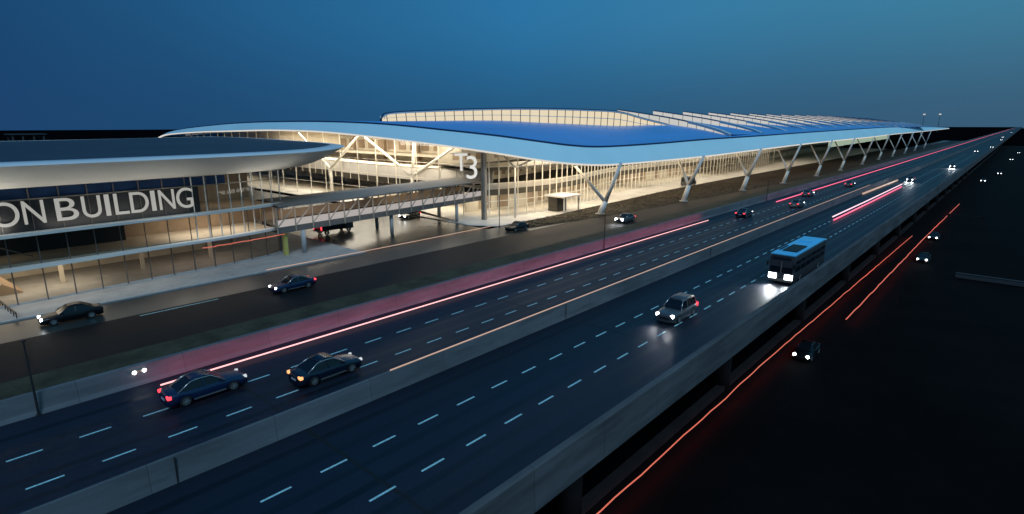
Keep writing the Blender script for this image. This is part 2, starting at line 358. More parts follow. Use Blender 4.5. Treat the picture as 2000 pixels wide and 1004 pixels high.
# piers below the outer parapet
pier = None
for k in range(14):
    y = 26 + 24.7 * k
    lab = ['nearest dark concrete pier under the outer parapet, its head tinted red', 'second dark concrete pier under the outer parapet counted from the camera', 'third dark concrete pier under the outer parapet counted from the camera'][k] if k < 3 else 'far dark concrete pier under the outer parapet beside the lower road'
    if pier is None:
        pier = empty('bridge_pier', (-18.2, y, -8), 0, lab, 'pier', 'piers carrying the raised road')
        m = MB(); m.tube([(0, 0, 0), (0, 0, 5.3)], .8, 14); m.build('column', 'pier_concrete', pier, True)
        m = MB(); m.add([(-2.2, -1.1, 6.6), (2.1, -1.1, 6.6), (2.1, 1.1, 6.6), (-2.2, 1.1, 6.6), (-1, -.9, 5.0), (1, -.9, 5.0), (1, .9, 5.0), (-1, .9, 5.0), (-2.2, -1.1, 5.9), (2.1, -1.1, 5.9), (2.1, 1.1, 5.9), (-2.2, 1.1, 5.9)],
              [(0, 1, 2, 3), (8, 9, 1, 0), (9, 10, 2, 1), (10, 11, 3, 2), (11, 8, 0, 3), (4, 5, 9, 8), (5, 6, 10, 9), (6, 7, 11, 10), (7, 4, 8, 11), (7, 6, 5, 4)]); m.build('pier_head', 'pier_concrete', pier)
    else:
        c = copy_tree(pier); c.location = (-18.2, y, -8); tag(c, lab)

# ------------------------------------------------------------ passing-car light trails shaped as glowing tubes; kerb and ledge strips last
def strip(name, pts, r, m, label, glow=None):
    if m == 'trail_strip_red':
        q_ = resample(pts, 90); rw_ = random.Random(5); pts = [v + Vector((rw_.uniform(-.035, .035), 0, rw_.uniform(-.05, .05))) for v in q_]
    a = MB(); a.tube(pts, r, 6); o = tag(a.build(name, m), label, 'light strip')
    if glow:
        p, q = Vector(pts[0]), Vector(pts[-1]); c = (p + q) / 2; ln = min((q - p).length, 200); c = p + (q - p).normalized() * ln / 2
        area('trail_fill', c + Vector(glow[3]), .15, glow[0], glow[1], rot=glow[2], sy=ln, parent=o)
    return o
strip('trail_or_strip', [(-39.4, 10.0, .14), (-39.4, 50, .14), (-39.4, 96.5, .14)], .055, 'trail_pink', 'long glowing pinkish white light trail along the foot of the terminal-side wall', (680, (1, .08, .17), (0, R(90), 0), (0, 0, .25)))
strip('trail_or_strip', [(-38.3, 130, .14), (-38.4, 220, .14), (-39.0, 800, .14), (-39.0, 3500, .2)], .09, 'trail_rose', 'rosy light trail running to the horizon on the far left of the raised road', (500, (1, .2, .35), (0, R(90), 0), (0, 0, .3)))
strip('trail_or_strip', [(-27.77, 19.6, 1.43), (-27.77, 90, 1.43), (-27.77, 170, 1.43)], .045, 'trail_strip_cream', 'pale orange light trail along the top of the median wall')
strip('trail_or_strip', [(-27.0, 158, .3), (-26.4, 204, .3)], .22, 'trail_strip_cream', 'short thick pale glow trail beside the far median wall')
strip('trail_or_strip', [(-23.05, 111, .75), (-22.9, 141, .75), (-22.9, 186, .75)], .10, 'trail_core', 'bright pink light trail leading up to the far pair of headlights')
strip('trail_or_strip', [(-22.8, 111, .22), (-22.65, 141, .22), (-22.65, 184, .22)], .12, 'trail_rose', 'deep red light trail lying low beside the bright pink one')
strip('trail_or_strip', [(-16.6, -2, -7.5), (-16.6, 60, -7.5), (-15.2, 151, -7.5)], .05, 'trail_strip_red', 'longest red light trail on the dark lower road, from the bottom edge upward', (480, (1, .05, .02), (0, 0, 0), (0, 0, .12)))
strip('trail_or_strip', [(-13.3, 78.5, -7.4), (-12.8, 150, -7.4), (-11.8, 222, -7.4)], .07, 'trail_strip_red', 'shorter right hand red light trail on the dark lower road', (380, (1, .05, .02), (0, 0, 0), (0, 0, .12)))
strip('trail_or_strip', [(-67.05, 30, -.80), (-67.05, 44.5, -.80), (-67.4, 58, -.84), (-67.8, 71.0, -.86)], .055, 'trail_strip_cream', 'pale pink light strip along the kerb in front of the footbridge')
strip('trail_or_strip', [(-72.0, 24.8, 2.05), (-72.4, 30, 2.05), (-72.9, 35.6, 2.1)], .05, 'trail_strip_red', 'thin orange red light strip under the lower ledge of the lettered building')

# ------------------------------------------------------------ lettered building on the left
J = empty('office_building', (-73, 10, -1), 0, 'grey roofed curved building at left whose dark glass front carries large letters', 'building')
def jb(mb, n, m, sm=False, par=None):
    o = mb.build(n, m, par or J, sm)
    if par is None: o.location = (73, -10, 1)
    return o
rim = smoothp([(-66.0, -40, 0), (-66.6, -10, 0), (-67.0, 8, 0), (-67.6, 20, 0), (-68.6, 30, 0), (-71.4, 39, 0), (-76.5, 45.8, 0), (-83, 51.6, 0), (-88.6, 55.4, 0), (-98, 58.6, 0), (-112, 61.6, 0), (-138, 66.2, 0), (-158, 68.8, 0), (-172, 67.6, 0), (-173, 57, 0), (-166, 43, 0), (-159, 18, 0), (-157, -40, 0)], 4)
cen = [Vector((-120 + .3 * (p.x + 120), -40 + .45 * (p.y + 40), 0)) for p in rim]
inn = [p.lerp(c, .05 + .05 * (p.x < -80)) for p, c in zip(rim, cen)]
inn = offset2(rim, 2.3)
m = MB(); m.grid([zed(inn, 13.22), [Vector((a.x * .5 + c.x * .5, a.y * .5 + c.y * .5, 13.35)) for a, c in zip(inn, cen)], zed(cen, 13.36)]); m.add([tuple(p) for p in zed(cen, 13.36)], [tuple(range(len(cen)))]); jb(m, 'roof', 'roof_slate')
m = MB(); m.grid([zed(rim, 12.96), zed(offset2(rim, .18), 13.08), zed(offset2(rim, .9), 13.2), zed(inn, 13.26), zed(inn, 13.1)]); jb(m, 'rim', 'rim_grey', True)
G = smoothp([(-71.2, -40, 0), (-72.0, 0, 0), (-72.6, 12, 0), (-73.2, 20, 0), (-73.6, 27, 0), (-74.8, 34, 0), (-78, 40, 0), (-85.5, 46.5, 0), (-98, 50, 0), (-130, 56, 0), (-165, 58, 0)], 5)
ng = 60
rs = resample(rim[:rim.index(min(rim, key=lambda p: abs(p.x + 172)))], ng); gs = resample(G, ng)
m = MB(); m.grid([zed(gs, 10.55)] + [[a.lerp(b, t) + Vector((0, 0, 10.55 + 2.41 * t ** 1.5 - a.lerp(b, t).z)) for a, b in zip(gs, rs)] for t in (.25, .5, .75, .9, 1.0)]); jb(m, 'soffit', 'soffit_grey', True)
# ledges
Gf = [p for p in G if -35 < p.y < 36.8 and p.x > -77]
def band(n, path, z0, z1, out, mname, inw=0.0):
    a = offset2(path, -out); b = offset2(path, inw); mm = MB()
    mm.grid([zed(b, z0), zed(a, z0), zed(a, z1), zed(b, z1)]); return jb(mm, n, mname)
band('ledge', Gf, 2.62, 2.92, 1.0, 'ledge'); band('ledge', Gf, 5.95, 6.25, 1.2, 'ledge')
Gs = [p for p in Gf if p.y < 26.5]
band('sign_panel', Gs, 6.26, 9.35, .06, 'wall_dark', .1); band('transom', Gf, 9.36, 9.48, .12, 'steel_grey')
band('base_plinth', Gf, -.9, -.72, .1, 'kerb')
# glass and mullions per bay
def path_at_y(path, y):
    for a, b in zip(path, path[1:]):
        if (a.y - y) * (b.y - y) <= 0 and a.y != b.y: return a.lerp(b, (y - a.y) / (b.y - a.y))
    return path[-1]
ys = [7.3 - 2.41 * k for k in range(1, 7)][::-1] + [7.3 + 2.41 * k for k in range(0, 13)]
for i, y in enumerate(ys):
    p = path_at_y(G, y)
    m = MB(); m.box(p.x - .02, p.x + .14, p.y - .05, p.y + .05, -.9, 2.6); m.box(p.x + .02, p.x + .12, p.y - .04, p.y + .04, 2.93, 5.94)
    if y < 27: m.box(p.x + .10, p.x + .16, p.y - .025, p.y + .025, 6.26, 9.35); m.box(p.x + .0, p.x + .14, p.y - .05, p.y + .05, 9.48, 10.5)
    jb(m, 'mullion', 'mullion_dark')
    if i < len(ys) - 1:
        q = path_at_y(G, ys[i + 1])
        for z0, z1, gm in ((-.9, 2.6, 'glass'), (2.93, 5.94, 'glass'), (9.48, 10.5, 'glass_blue')):
            if gm == 'glass_blue' and y > 27: continue
            m = MB(); m.add([(p.x, p.y, z0), (q.x, q.y, z0), (q.x, q.y, z1), (p.x, p.y, z1)], [(0, 1, 2, 3)]); jb(m, 'window', gm)
for k in range(9):                                   # white fins of the open corner
    y = 24.9 + 1.5 * k; p = path_at_y(G, y); m = MB(); m.box(p.x - .05, p.x + .1, p.y - .05, p.y + .05, 2.93, 10.5); jb(m, 'fin', 'steel_white')
m = MB(); p = path_at_y(G, 27); q = path_at_y(G, 37.5); m.add([(p.x, p.y, 6.3), (q.x, q.y, 6.3), (q.x, q.y, 10.5), (p.x, p.y, 10.5)], [(0, 1, 2, 3)]); jb(m, 'window', 'glass')
# interior
m = MB(); m.box(-110, -74.0, -40, 35, 2.6, 2.9); jb(m, 'floor_slab', 'floor_cream')
m = MB(); m.box(-110, -74.2, -40, 35, 5.95, 6.2); jb(m, 'floor_slab', 'wall_tan')
m = MB(); m.box(-88, -86, -40, 30, -.9, 2.55); jb(m, 'back_wall', 'wall_cream')
m = MB(); m.box(-82, -81.7, 19, 40, 2.92, 5.9); jb(m, 'back_wall', 'wall_tan'); m = MB(); m.box(-80, -79.7, -40, 19, 2.92, 5.9); jb(m, 'back_wall', 'wall_dark')  # left stretch coloured darker so the storey looks unlit
m = MB(); m.box(-84, -83.7, 22, 36, 6.2, 10.5); jb(m, 'back_wall', 'wall_tan')
m = MB(); m.add([(-80, 3, -.89), (-77.5, 3, -.89), (-77.5, 8.5, -.89), (-80, 8.5, -.89), (-80, 3, 1.4), (-77.5, 3, 1.2), (-77.5, 6.0, 1.0), (-80, 6.5, 1.4)], [(0, 1, 5, 4), (1, 2, 6, 5), (2, 3, 7, 6), (3, 0, 4, 7), (4, 5, 6, 7)]); jb(m, 'reception_desk', 'wall_tan')
m = MB(); m.bar((-74.2, 5.6, 5.4), (-76.0, 9.6, 3.1), .12); jb(m, 'stair_rail', 'steel_grey')
for y in (12, 20, 28):
    m = MB(); m.box(-79.4, -79, y, y + .4, -.9, 2.6); jb(m, 'inner_column', 'wall_cream')
m = MB(); m.box(-73.7, -73.2, 35.6, 36.1, -.95, 2.6); jb(m, 'end_column', 'yellow')
for loc, sx, sy_, pw, cl in (((-78, 9, 2.4), 7, 12, 120, (1, .84, .64)), ((-78, 26, 2.4), 6, 12, 26, (1, .75, .58)), ((-77.2, 28, 5.7), 5, 10, 90, (1, .92, .80)), ((-77, 5, 5.7), 3, 8, 4, (1, .85, .6)), ((-78, 31, 10.2), 5, 8, 18, (1, .9, .75))):
    area('ceiling_lamp', loc, sx, pw, cl, sy=sy_)
area('facade_lamp', (-70.6, 1, 6.5), 1.0, 120, (1, .96, .86), rot=(R(180), R(-20), 0), sy=14)
area('facade_lamp', (-70.9, 18, 6.5), 1.0, 40, (1, .95, .84), rot=(R(180), R(-20), 0), sy=14)
area('facade_lamp', (-72.5, 34, 8.0), 1.0, 22, (1, .95, .84), rot=(R(180), R(-20), 0), sy=8)
area('facade_lamp', (-70.2, 10, 2.5), .8, 34, (1, .9, .75), rot=(0, R(-10), 0), sy=24)
# sign letters
SG = empty('building_sign', (-72.3, 6.1, 7.0), 0, 'large pale capital letters ON BUILDING on the dark glass front', 'sign')
adv = [(6.55, 'O', 2.18), (9.02, 'N', 1.70), (11.62, 'B', 1.85), (13.86, 'U', 1.66), (15.92, 'I', .42), (16.78, 'L', 1.30), (18.3, 'D', 1.78), (20.4, 'I', .42), (21.2, 'N', 1.62), (23.05, 'G', 1.78)]
for y, ch, wd in adv:
    o = text_mesh('letter', ch, 3.2, .07, 'letter_lit', SG)
    xs = [v.co.x for v in o.data.vertices]; zs = [v.co.y for v in o.data.vertices]
    sx = wd / (max(xs) - min(xs)); szz = (2.28 if ch not in 'OG' else 2.38) / (max(zs) - min(zs))
    px = path_at_y(G, y).x
    for v in o.data.vertices:
        a, b, c = v.co; v.co = (c + .22 + (path_at_y(G, y).x + 72.3), (a - min(xs)) * sx + (y - 6.1), (b - min(zs)) * szz - (.05 if ch in 'OG' else 0))
    o.data.update()

# ------------------------------------------------------------ terminal
T = empty('terminal_building', (-75, 90, -1), 0, 'huge glowing terminal with sweeping blue roof and long glass front', 'building')
def tb(mb, n, m, sm=False, par=None):
    o = mb.build(n, m, par or T, sm)
    if par is None: o.location = (75, -90, 1)
    return o
E0 = [(-262, 79, 11.6), (-245, 76, 12.8), (-228, 75, 13.6), (-200, 73.5, 14.4), (-170, 70, 14.9), (-140, 67, 15.35), (-116, 66.5, 15.2), (-97, 67.5, 14.3), (-81, 70, 13.1), (-70, 74, 11.8), (-63, 79.5, 10.45), (-60, 87, 9.57), (-58.7, 96, 9.15), (-56.5, 113, 9.27), (-54, 134, 9.65), (-52, 164, 10.3), (-50.1, 208, 11.0), (-49.4, 287, 11.45), (-53, 373, 11.6), (-56, 460, 11.5), (-60, 560, 11.4), (-63, 680, 11.6), (-64, 810, 12.3)]
E1 = [(-261, 81.5, 11.9), (-245, 79, 13.9), (-228, 78.2, 15.1), (-200, 76.7, 16.2), (-169.5, 73.2, 16.9), (-139.8, 70.2, 17.15), (-116, 69.7, 17.05), (-97.3, 70.7, 16.5), (-81.7, 73.1, 15.4), (-71.5, 76.8, 14.4), (-65.5, 81.5, 13.4), (-63.1, 87.8, 12.6), (-61.9, 96.4, 12.15), (-59.7, 113.4, 12.35), (-57.2, 134.3, 12.9), (-55.2, 164.2, 13.3), (-53.3, 208, 13.9), (-52.6, 287, 14.6), (-56.2, 373, 14.9), (-59.2, 460, 14.8), (-63.2, 560, 14.4), (-66, 680, 13.9), (-66, 810, 12.9)]
MI = [(-258, 104, 11.2), (-243, 103, 12.9), (-226, 103, 14.3), (-196, 102, 15.4), (-166, 104, 16.0), (-140, 100, 16.5), (-125, 92, 16.9), (-118.0, 86, 17.25), (-113.5, 98, 17.5), (-104.5, 111.4, 17.6), (-94.9, 120, 17.0), (-90, 132.5, 16.5), (-89, 146, 16.4), (-94, 160, 17.2), (-98, 176, 18.2), (-98, 200, 18.3), (-98, 240, 18.5), (-98, 310, 18.9), (-98, 390, 19.2), (-98, 470, 19.0), (-100, 560, 18.4), (-104, 670, 17.0), (-90, 810, 13.6)]
k = 5
e0, e1, mi = smoothp(E0, k), smoothp(E1, k), smoothp(MI, k)
def bulge(a, b, t, h): p = a.lerp(b, t); p.z += h * math.sin(math.pi * t); return p
m = MB(); m.grid([e0] + [[bulge(a, b, t, .28) for a, b in zip(e0, e1)] for t in (.2, .4, .6, .8)] + [e1]); tb(m, 'fascia', 'fascia_cyan', True)
e1b = [a + (b - a).normalized() * .35 + Vector((0, 0, .30)) for a, b in zip(e1, mi)]
m = MB(); m.grid([[p + Vector((0, 0, -.01)) for p in e1], [p + Vector((0, 0, -.29)) for p in e1b], [p + Vector((0, 0, .01)) for p in e1b]]); tb(m, 'gutter', 'gutter')
m = MB(); m.grid([e1b] + [[bulge(a, b, t, .25) for a, b in zip(e1b, mi)] for t in (.2, .4, .6, .8, 1.0)]); tb(m, 'roof', 'roof_blue', True)
bk = [p + Vector((-60, 45, -6)) if p.y < 170 else p + Vector((-60, 10, -7)) for p in mi]
m = MB(); m.grid([mi, bk]); tb(m, 'rear_roof', 'roof_blue', True)
lipo = offset2(e0, .05)
m = MB(); m.grid([offset2(e0, .9), [p + Vector((0, 0, -.34)) for p in offset2(e0, .7)], [p + Vector((0, 0, -.34)) for p in e0], e0]); tb(m, 'glowing_eave_trim', 'eave_trim_glow')  # trim lip made to glow so it looks lit; not a lamp
# clerestory ring
CB = smoothp([(-117.5, 84.5, 17.2), (-118.2, 87.5, 17.35), (-113.5, 98, 17.5), (-104.5, 111.4, 17.6), (-94.9, 119.5, 17.0), (-89.9, 132.5, 16.5), (-87.0, 143.6, 16.0), (-83.8, 152.4, 15.3), (-80, 160, 15.5)], 6)
CT = smoothp([(-117.5, 84.5, 17.9), (-118.2, 87.5, 19.0), (-113.5, 98, 19.7), (-104.5, 111.4, 20.25), (-94.9, 119.5, 20.25), (-89.9, 132.5, 20.1), (-87.0, 143.6, 19.7), (-83.8, 152.4, 17.9), (-80, 160, 16.2)], 6)
m = MB(); m.grid([CB, CT]); cl = tb(m, 'clerestory_window', 'clerestory_lit')
m = MB(); m.grid([[p + Vector((0, 0, .02)) for p in offset2(CT, -.5)], [p + Vector((0, 0, .30)) for p in offset2(CT, -.55)], [p + Vector((0, 0, .34)) for p in offset2(CT, .6)]]); tb(m, 'clerestory_trim', 'trim_white')
m = MB(); m.grid([[p + Vector((0, 0, .36)) for p in offset2(CT, -.2)], [p + Vector((0, 0, .62)) for p in offset2(CT, .3)], [p + Vector((-20, 14, .4)) for p in CT], [p + Vector((-60, 40, -3)) for p in CT]]); tb(m, 'clerestory_roof', 'gutter')
cbr, ctr = resample(CB, 36), resample(CT, 36)
for a, b in zip(cbr[1:], ctr[1:]):
    m = MB(); o_ = Vector((.12, -.12, 0)); m.bar(a + o_, b + o_, .14); tb(m, 'mullion', 'mullion_dark')
m = MB(); m.grid([[a.lerp(b, .50) + Vector((.06, -.06, 0)) for a, b in zip(CB, CT)], [a.lerp(b, .55) + Vector((.06, -.06, 0)) for a, b in zip(CB, CT)]]); tb(m, 'transom', 'mullion_cream')
# sawtooth skylights along the far roof
def roofz(x, y):
    u = (x + 98) / 42.0; zr = 18.2 + .0035 * (min(y, 400) - 165) - .004 * max(0, y - 430); ze = 13.1 + .0075 * (min(y, 300) - 150)
    return zr + (ze - zr) * u + .3
for kk in range(17):
    yk = 164 + 24 * kk; rows = [[], [], [], []]
    for i in range(13):
        u = i / 12; x = -100 + 42.5 * u; bend = -13 * u + 7 * math.sin(math.pi * u); h = 2.3 * (1 - u) ** .6 + .15
        y = yk + bend; zb = roofz(x, y)
        rows[0].append((x, y, zb)); rows[1].append((x, y, zb + h)); rows[2].append((x, y + .6, zb + h + .22)); y2 = yk + 24.5 + bend; rows[3].append((x, y2, roofz(x, y2) + .12))
    m = MB(); m.grid(rows[2:]); sk = tb(m, 'skylight', 'roof_blue', True)
    m = MB(); cap = [Vector(p) for p in rows[1]]; m.grid([[p + Vector((0, -.25, -.05)) for p in cap], [p + Vector((0, -.3, .12)) for p in cap], [Vector(p) + Vector((0, .5, .06)) for p in rows[2]]]); m.build('skylight_trim', 'fascia_cyan' if kk % 1 else 'gutter', sk)
    m = MB(); tl = cap[7:]; m.grid([[p + Vector((0, -.45, -.35)) for p in tl], [p + Vector((0, -.5, .30)) for p in tl], [p + Vector((0, .7, .42)) for p in tl]]); m.build('skylight_tail', 'trim_white', sk)
    m = MB(); m.grid(rows[:2]); m.cur = 1
    for i in range(1, 11, 1):
        a, b = Vector(rows[0][i]), Vector(rows[1][i]); m.bar(a + Vector((0, -.08, 0)), b + Vector((0, -.08, 0)), .12)
    m.build('skylight_window', ['skylight_lit', 'mullion_dark'], sk)

# glass fronts
GF = [(-235, 80, 13.6), (-200, 78, 14.6), (-165, 75, 15.3), (-150, 75, 15.6), (-120, 76.0, 15.6), (-100, 76.5, 15.0), (-86, 76.8, 14.0), (-74.3, 77, 12.8)]
GR = [(-74.3, 77, 12.8), (-72.4, 85, 12.2), (-71.6, 94, 11.6), (-73, 105, 11.6), (-76, 117, 11.8), (-78.6, 128, 12.2), (-79.3, 145, 12.6), (-79.5, 170, 13), (-79.8, 200, 13.3), (-81.5, 235, 13.6), (-83.6, 266, 13.8), (-88, 320, 14), (-93, 391, 14), (-97, 480, 14)]
gf = resample(GF, 24); grs = []
a = resample([p for p in GR if p[1] <= 170], 43); b = resample([p for p in GR if 170 <= p[1] <= 266], 34); c = resample([p for p in GR if p[1] >= 266], 24)
grs = a + b[1:] + c[1:]
ALLG = gf + grs[1:]
n_m = 0
for i, p in enumerate(ALLG):
    if n_m < 100:
        m = MB(); wd = .16; hi = p.z - .05
        m.bar((p.x + .08, p.y - .08, -.93), (p.x + .08, p.y - .08, hi), wd); tb(m, 'mullion', 'mullion_cream'); n_m += 1
    if i < len(ALLG) - 1:
        q = ALLG[i + 1]; m = MB(); m.add([(p.x, p.y, -.93), (q.x, q.y, -.93), (q.x, q.y, q.z), (p.x, p.y, p.z)], [(0, 1, 2, 3)]); tb(m, 'window', 'glass')
def gband(path, z0, z1, d0, d1, n, mname):
    a = offset2(path, d0); b = offset2(path, d1); mm = MB(); mm.grid([zed(a, z0), zed(b, z0), zed(b, z1), zed(a, z1), zed(a, z0)]); return tb(mm, n, mname)
for z in (2.2, 5.6, 8.8): gband(ALLG, z, z + .10, -.06, .06, 'transom', 'mullion_cream')
# underside of the big eave
gp = resample([(p.x, p.y, p.z) for p in ALLG], 90)
n0 = resample([p for p in e0 if p.x > -170 or p.y > 90][:], 90)
sf = MB()
S0 = [Vector(p) for p in GF[:-1]] + [Vector(p) for p in GR]
S1 = [(-235, 77), (-200, 75), (-165, 70), (-150, 68), (-120, 66.8), (-98, 67.6), (-83, 69.8), (-64, 79), (-60.4, 87), (-58.9, 96), (-57.4, 106), (-56, 118), (-54.7, 130), (-53.1, 148), (-51.6, 174), (-50.3, 204), (-49.9, 240), (-49.6, 272), (-51, 330), (-55, 395), (-62, 482)]
def ze0(x, y): q = min(e0, key=lambda p: (p.x - x) ** 2 + (p.y - y) ** 2); return q.z
sf.grid([[Vector((x, y, ze0(x, y) - .05)) for x, y in S1], [Vector((a.x, a.y, a.z + .02)) for a in S0], [Vector((p.x, p.y, p.z)) for p in offset2(S0, 24)]], flip=True)
tb(sf, 'soffit', 'soffit_tan')
# interior: floors, parapets, rear wall
FR = [Vector(p) for p in GF[:-1]] + [Vector(p) for p in GR]
def inner(path, d): 
    return offset2(path, d)
core = [Vector(p) for p in GR]
gband(core, 3.2, 4.3, 1.2, 18, 'floor_slab', 'slab_edge')
gband(core, 4.31, 5.4, 1.5, 1.7, 'parapet', 'white_panel')
gband(core, 7.6, 8.2, 5, 20, 'floor_slab', 'slab_edge')
gband(core, 8.21, 9.1, 5.2, 5.4, 'parapet', 'wall_cream')
gband(core, -.92, 14, 19.5, 20, 'rear_wall', 'wall_cream')
gband(core, -.92, 3.15, 9, 9.3, 'inner_wall', 'wall_cream')
m = MB()
m.box(-250, -92, 99, 99.5, -.92, 16.5); tb(m, 'rear_wall', 'wall_cream')
m = MB(); m.box(-250, -94, 88, 99, 3.6, 4.2); tb(m, 'floor_slab', 'slab_edge')
m = MB(); m.box(-250, -94, 87.7, 87.9, 4.21, 5.5); tb(m, 'parapet', 'white_panel')
m = MB(); m.box(-250, -92, 93, 99, 8.6, 9.2); tb(m, 'floor_slab', 'floor_cream')
m = MB(); m.grid([[(-250, 87, -.9), (-75.5, 78, -.9), (-73, 94, -.9), (-77, 117, -.9), (-80, 145, -.9), (-81, 200, -.9), (-85, 266, -.9), (-97, 391, -.9)], [(-250, 99, -.9), (-95, 99, -.9), (-95, 99.1, -.9), (-97, 117, -.9), (-100, 145, -.9), (-101, 200, -.9), (-105, 266, -.9), (-117, 391, -.9)]], flip=False); tb(m, 'floor', 'floor_cream')
# curved white gallery seen behind the bridge
gal = smoothp([(-190, 86, 0), (-150, 83, 0), (-128, 80.5, 0), (-112, 79.5, 0), (-98, 80, 0), (-88, 81.5, 0), (-80, 84, 0)], 5)
m = MB(); m.grid([zed(gal, 4.6), zed(gal, 7.4)]); o = tb(m, 'gallery_front', 'white_panel'); solid(o, .2)
m = MB(); m.grid([zed(gal, 7.4), zed(offset2(gal, 5), 7.4)]); o = tb(m, 'gallery_floor', 'floor_cream'); solid(o, .2)
m = MB(); m.grid([zed(offset2(gal, .5), 3.2), zed(offset2(gal, .5), 4.5)]); o = tb(m, 'gallery_window', 'opening_dark'); solid(o, .1)
for i in range(26):
    t = resample(gal, 27)[i]; m = MB(); m.box(t.x - .06, t.x + .06, t.y - .1, t.y + .05, 3.2, 7.9); tb(m, 'gallery_post', 'steel_white')
# shop fronts: dark openings on inner walls
m = MB()
for path, d, z0, z1, st_, wd in ((core, 8.95, -.5, 2.0, 5.2, 3.4), (core, 19.45, 5.0, 6.8, 4.2, 2.4), (core, 19.45, 9.0, 10.4, 3.4, 1.7), (core, 4.9, 3.25, 3.3, 5, 2)):
    P_ = resample(offset2(path, d), 260); L_ = sum((b - a).length for a, b in zip(P_, P_[1:])) / 259
    stp = max(2, int(st_ / L_))
    for i in range(2, 255 - stp, stp):
        if random.random() < .25: continue
        j = i + max(1, int(wd / L_)); a_, b_ = P_[i], P_[j]
        m.add([(a_.x, a_.y, z0), (b_.x, b_.y, z0), (b_.x, b_.y, z1), (a_.x, a_.y, z1)], [(0, 1, 2, 3)])
tb(m, 'shop_openings', 'wall_tan')
m = MB()
for i in range(14):
    x = -160 + 4.9 * i; m.box(x, x + 2.9, 98.7, 98.95, 5.0, 6.8)
    m.box(x + .5, x + 3.2, 98.7, 98.95, 9.8, 12.2)
tb(m, 'wall_openings', 'wall_tan')
for x in (-151, -136, -121, -108):
    m = MB(); m.box(x, x + .7, 97.5, 98.4, -.9, 14.5); tb(m, 'wall_column', 'wall_tan')
# forked columns inside the front glass
def forked(parent, base, joint, tops, rb, rj, rt, mname, name='column'):
    m = MB(); m.tube([base, joint], [rb, rj], 10)
    for t in tops: m.tube([joint, t], [rj, rt], 10)
    return m
for bx, jz, tops in ((-101, 5.2, [(-118.5, 80, 13.6), (-86, 80, 12.6), (-101, 81, 13.9)]), (-70.9, 8.7, [(-75.0, 80.6, 11.4), (-66.5, 81.5, 10.6)]), (-135, 5.2, [(-150, 80, 14.2), (-121, 80, 14.2)])):
    by = 80 if bx != -70.9 else 80.6; q_ = 1 if bx != -70.9 else .45
    tb(forked(None, (bx, by, -.9), (bx, by, jz), tops, .42 * q_, .40 * q_, .26 * q_, ''), 'forked_column', 'steel_white', True)
# canopy entrance
m = MB(); m.box(-72.5, -67.2, 91.5, 97.5, 2.1, 2.45); tb(m, 'entrance_canopy', 'white_panel')
m = MB(); m.box(-71.9, -69.6, 92.2, 95.4, -.9, 2.08); tb(m, 'entrance_lobby', 'opening_dark')
for x, y in ((-67.6, 92), (-67.6, 97)):
    m = MB(); m.box(x - .14, x + .14, y - .14, y + .14, -.95, 2.1); tb(m, 'canopy_post', 'steel_white')
# far lit display panels under the far eave
for k_ in range(6):
    y = 292 + 34 * k_; m = MB(); x = -66 - .045 * (y - 292); m.box(x - .3, x, y, y + 29, 6.4, 10.6); tb(m, 'display_panel', 'display_lit')
# interior lighting
W = (1.0, .94, .82)
for loc, sx, sy_, pw in (((-140, 84, 15), 24, 10, 1500), ((-180, 90, 13.5), 40, 8, 1500), ((-115, 82, 15), 26, 8, 1500), ((-128, 77.6, 14.8), 30, 1.2, 500), ((-98, 77.9, 13.8), 26, 1.2, 500), ((-90, 90, 13.2), 18, 14, 1300), ((-78, 100, 11.4), 8, 24, 700), ((-84, 122, 11.8), 9, 24, 800), ((-88, 150, 12.4), 10, 30, 950), ((-88, 185, 12.8), 10, 36, 1050), ((-91, 230, 13.2), 10, 44, 1200), ((-97, 290, 13.6), 10, 60, 1300),
                         ((-75.5, 98, 3.1), 5, 22, 240), ((-81, 128, 3.1), 6, 30, 300), ((-84, 175, 3.1), 6, 50, 420), ((-110, 82, 3.1), 40, 5, 380), ((-85, 82, 3.1), 18, 6, 260)):
    area('ceiling_lamp', loc, sx, pw, W, sy=sy_)
# outdoor lamps in the eave washing plaza and columns
for loc, sx, sy_, pw in (((-65, 100, 8.6), 4, 24, 520), ((-64, 135, 9.0), 5, 34, 620), ((-62, 175, 9.6), 5, 40, 620), ((-62, 225, 10.2), 5, 50, 560), ((-62, 290, 10.6), 5, 60, 420), ((-100, 73.8, 13.2), 26, 2, 420), ((-68.5, 84, 9.0), 4, 16, 420)):
    area('eave_lamp', loc, sx, pw, (1, .80, .55), sy=sy_)

for y0_, x_, z_, ln, pw in ((98, -66, 8.6, 26, 900), (130, -68, 9.2, 34, 1300), (165, -70, 9.8, 38, 1500), (210, -70, 10.4, 50, 1800), (270, -73, 10.8, 60, 1800)):  # added unseen area lamps that brighten the glass front and mullions
    area('facade_fill', (x_, y0_, z_), 1.5, pw, (1, .88, .70), rot=(0, R(52), 0), sy=ln)
area('facade_fill', (-95, 72.6, 12.6), 20, 900, (1, .9, .74), rot=(R(48), 0, 0), sy=1.5)
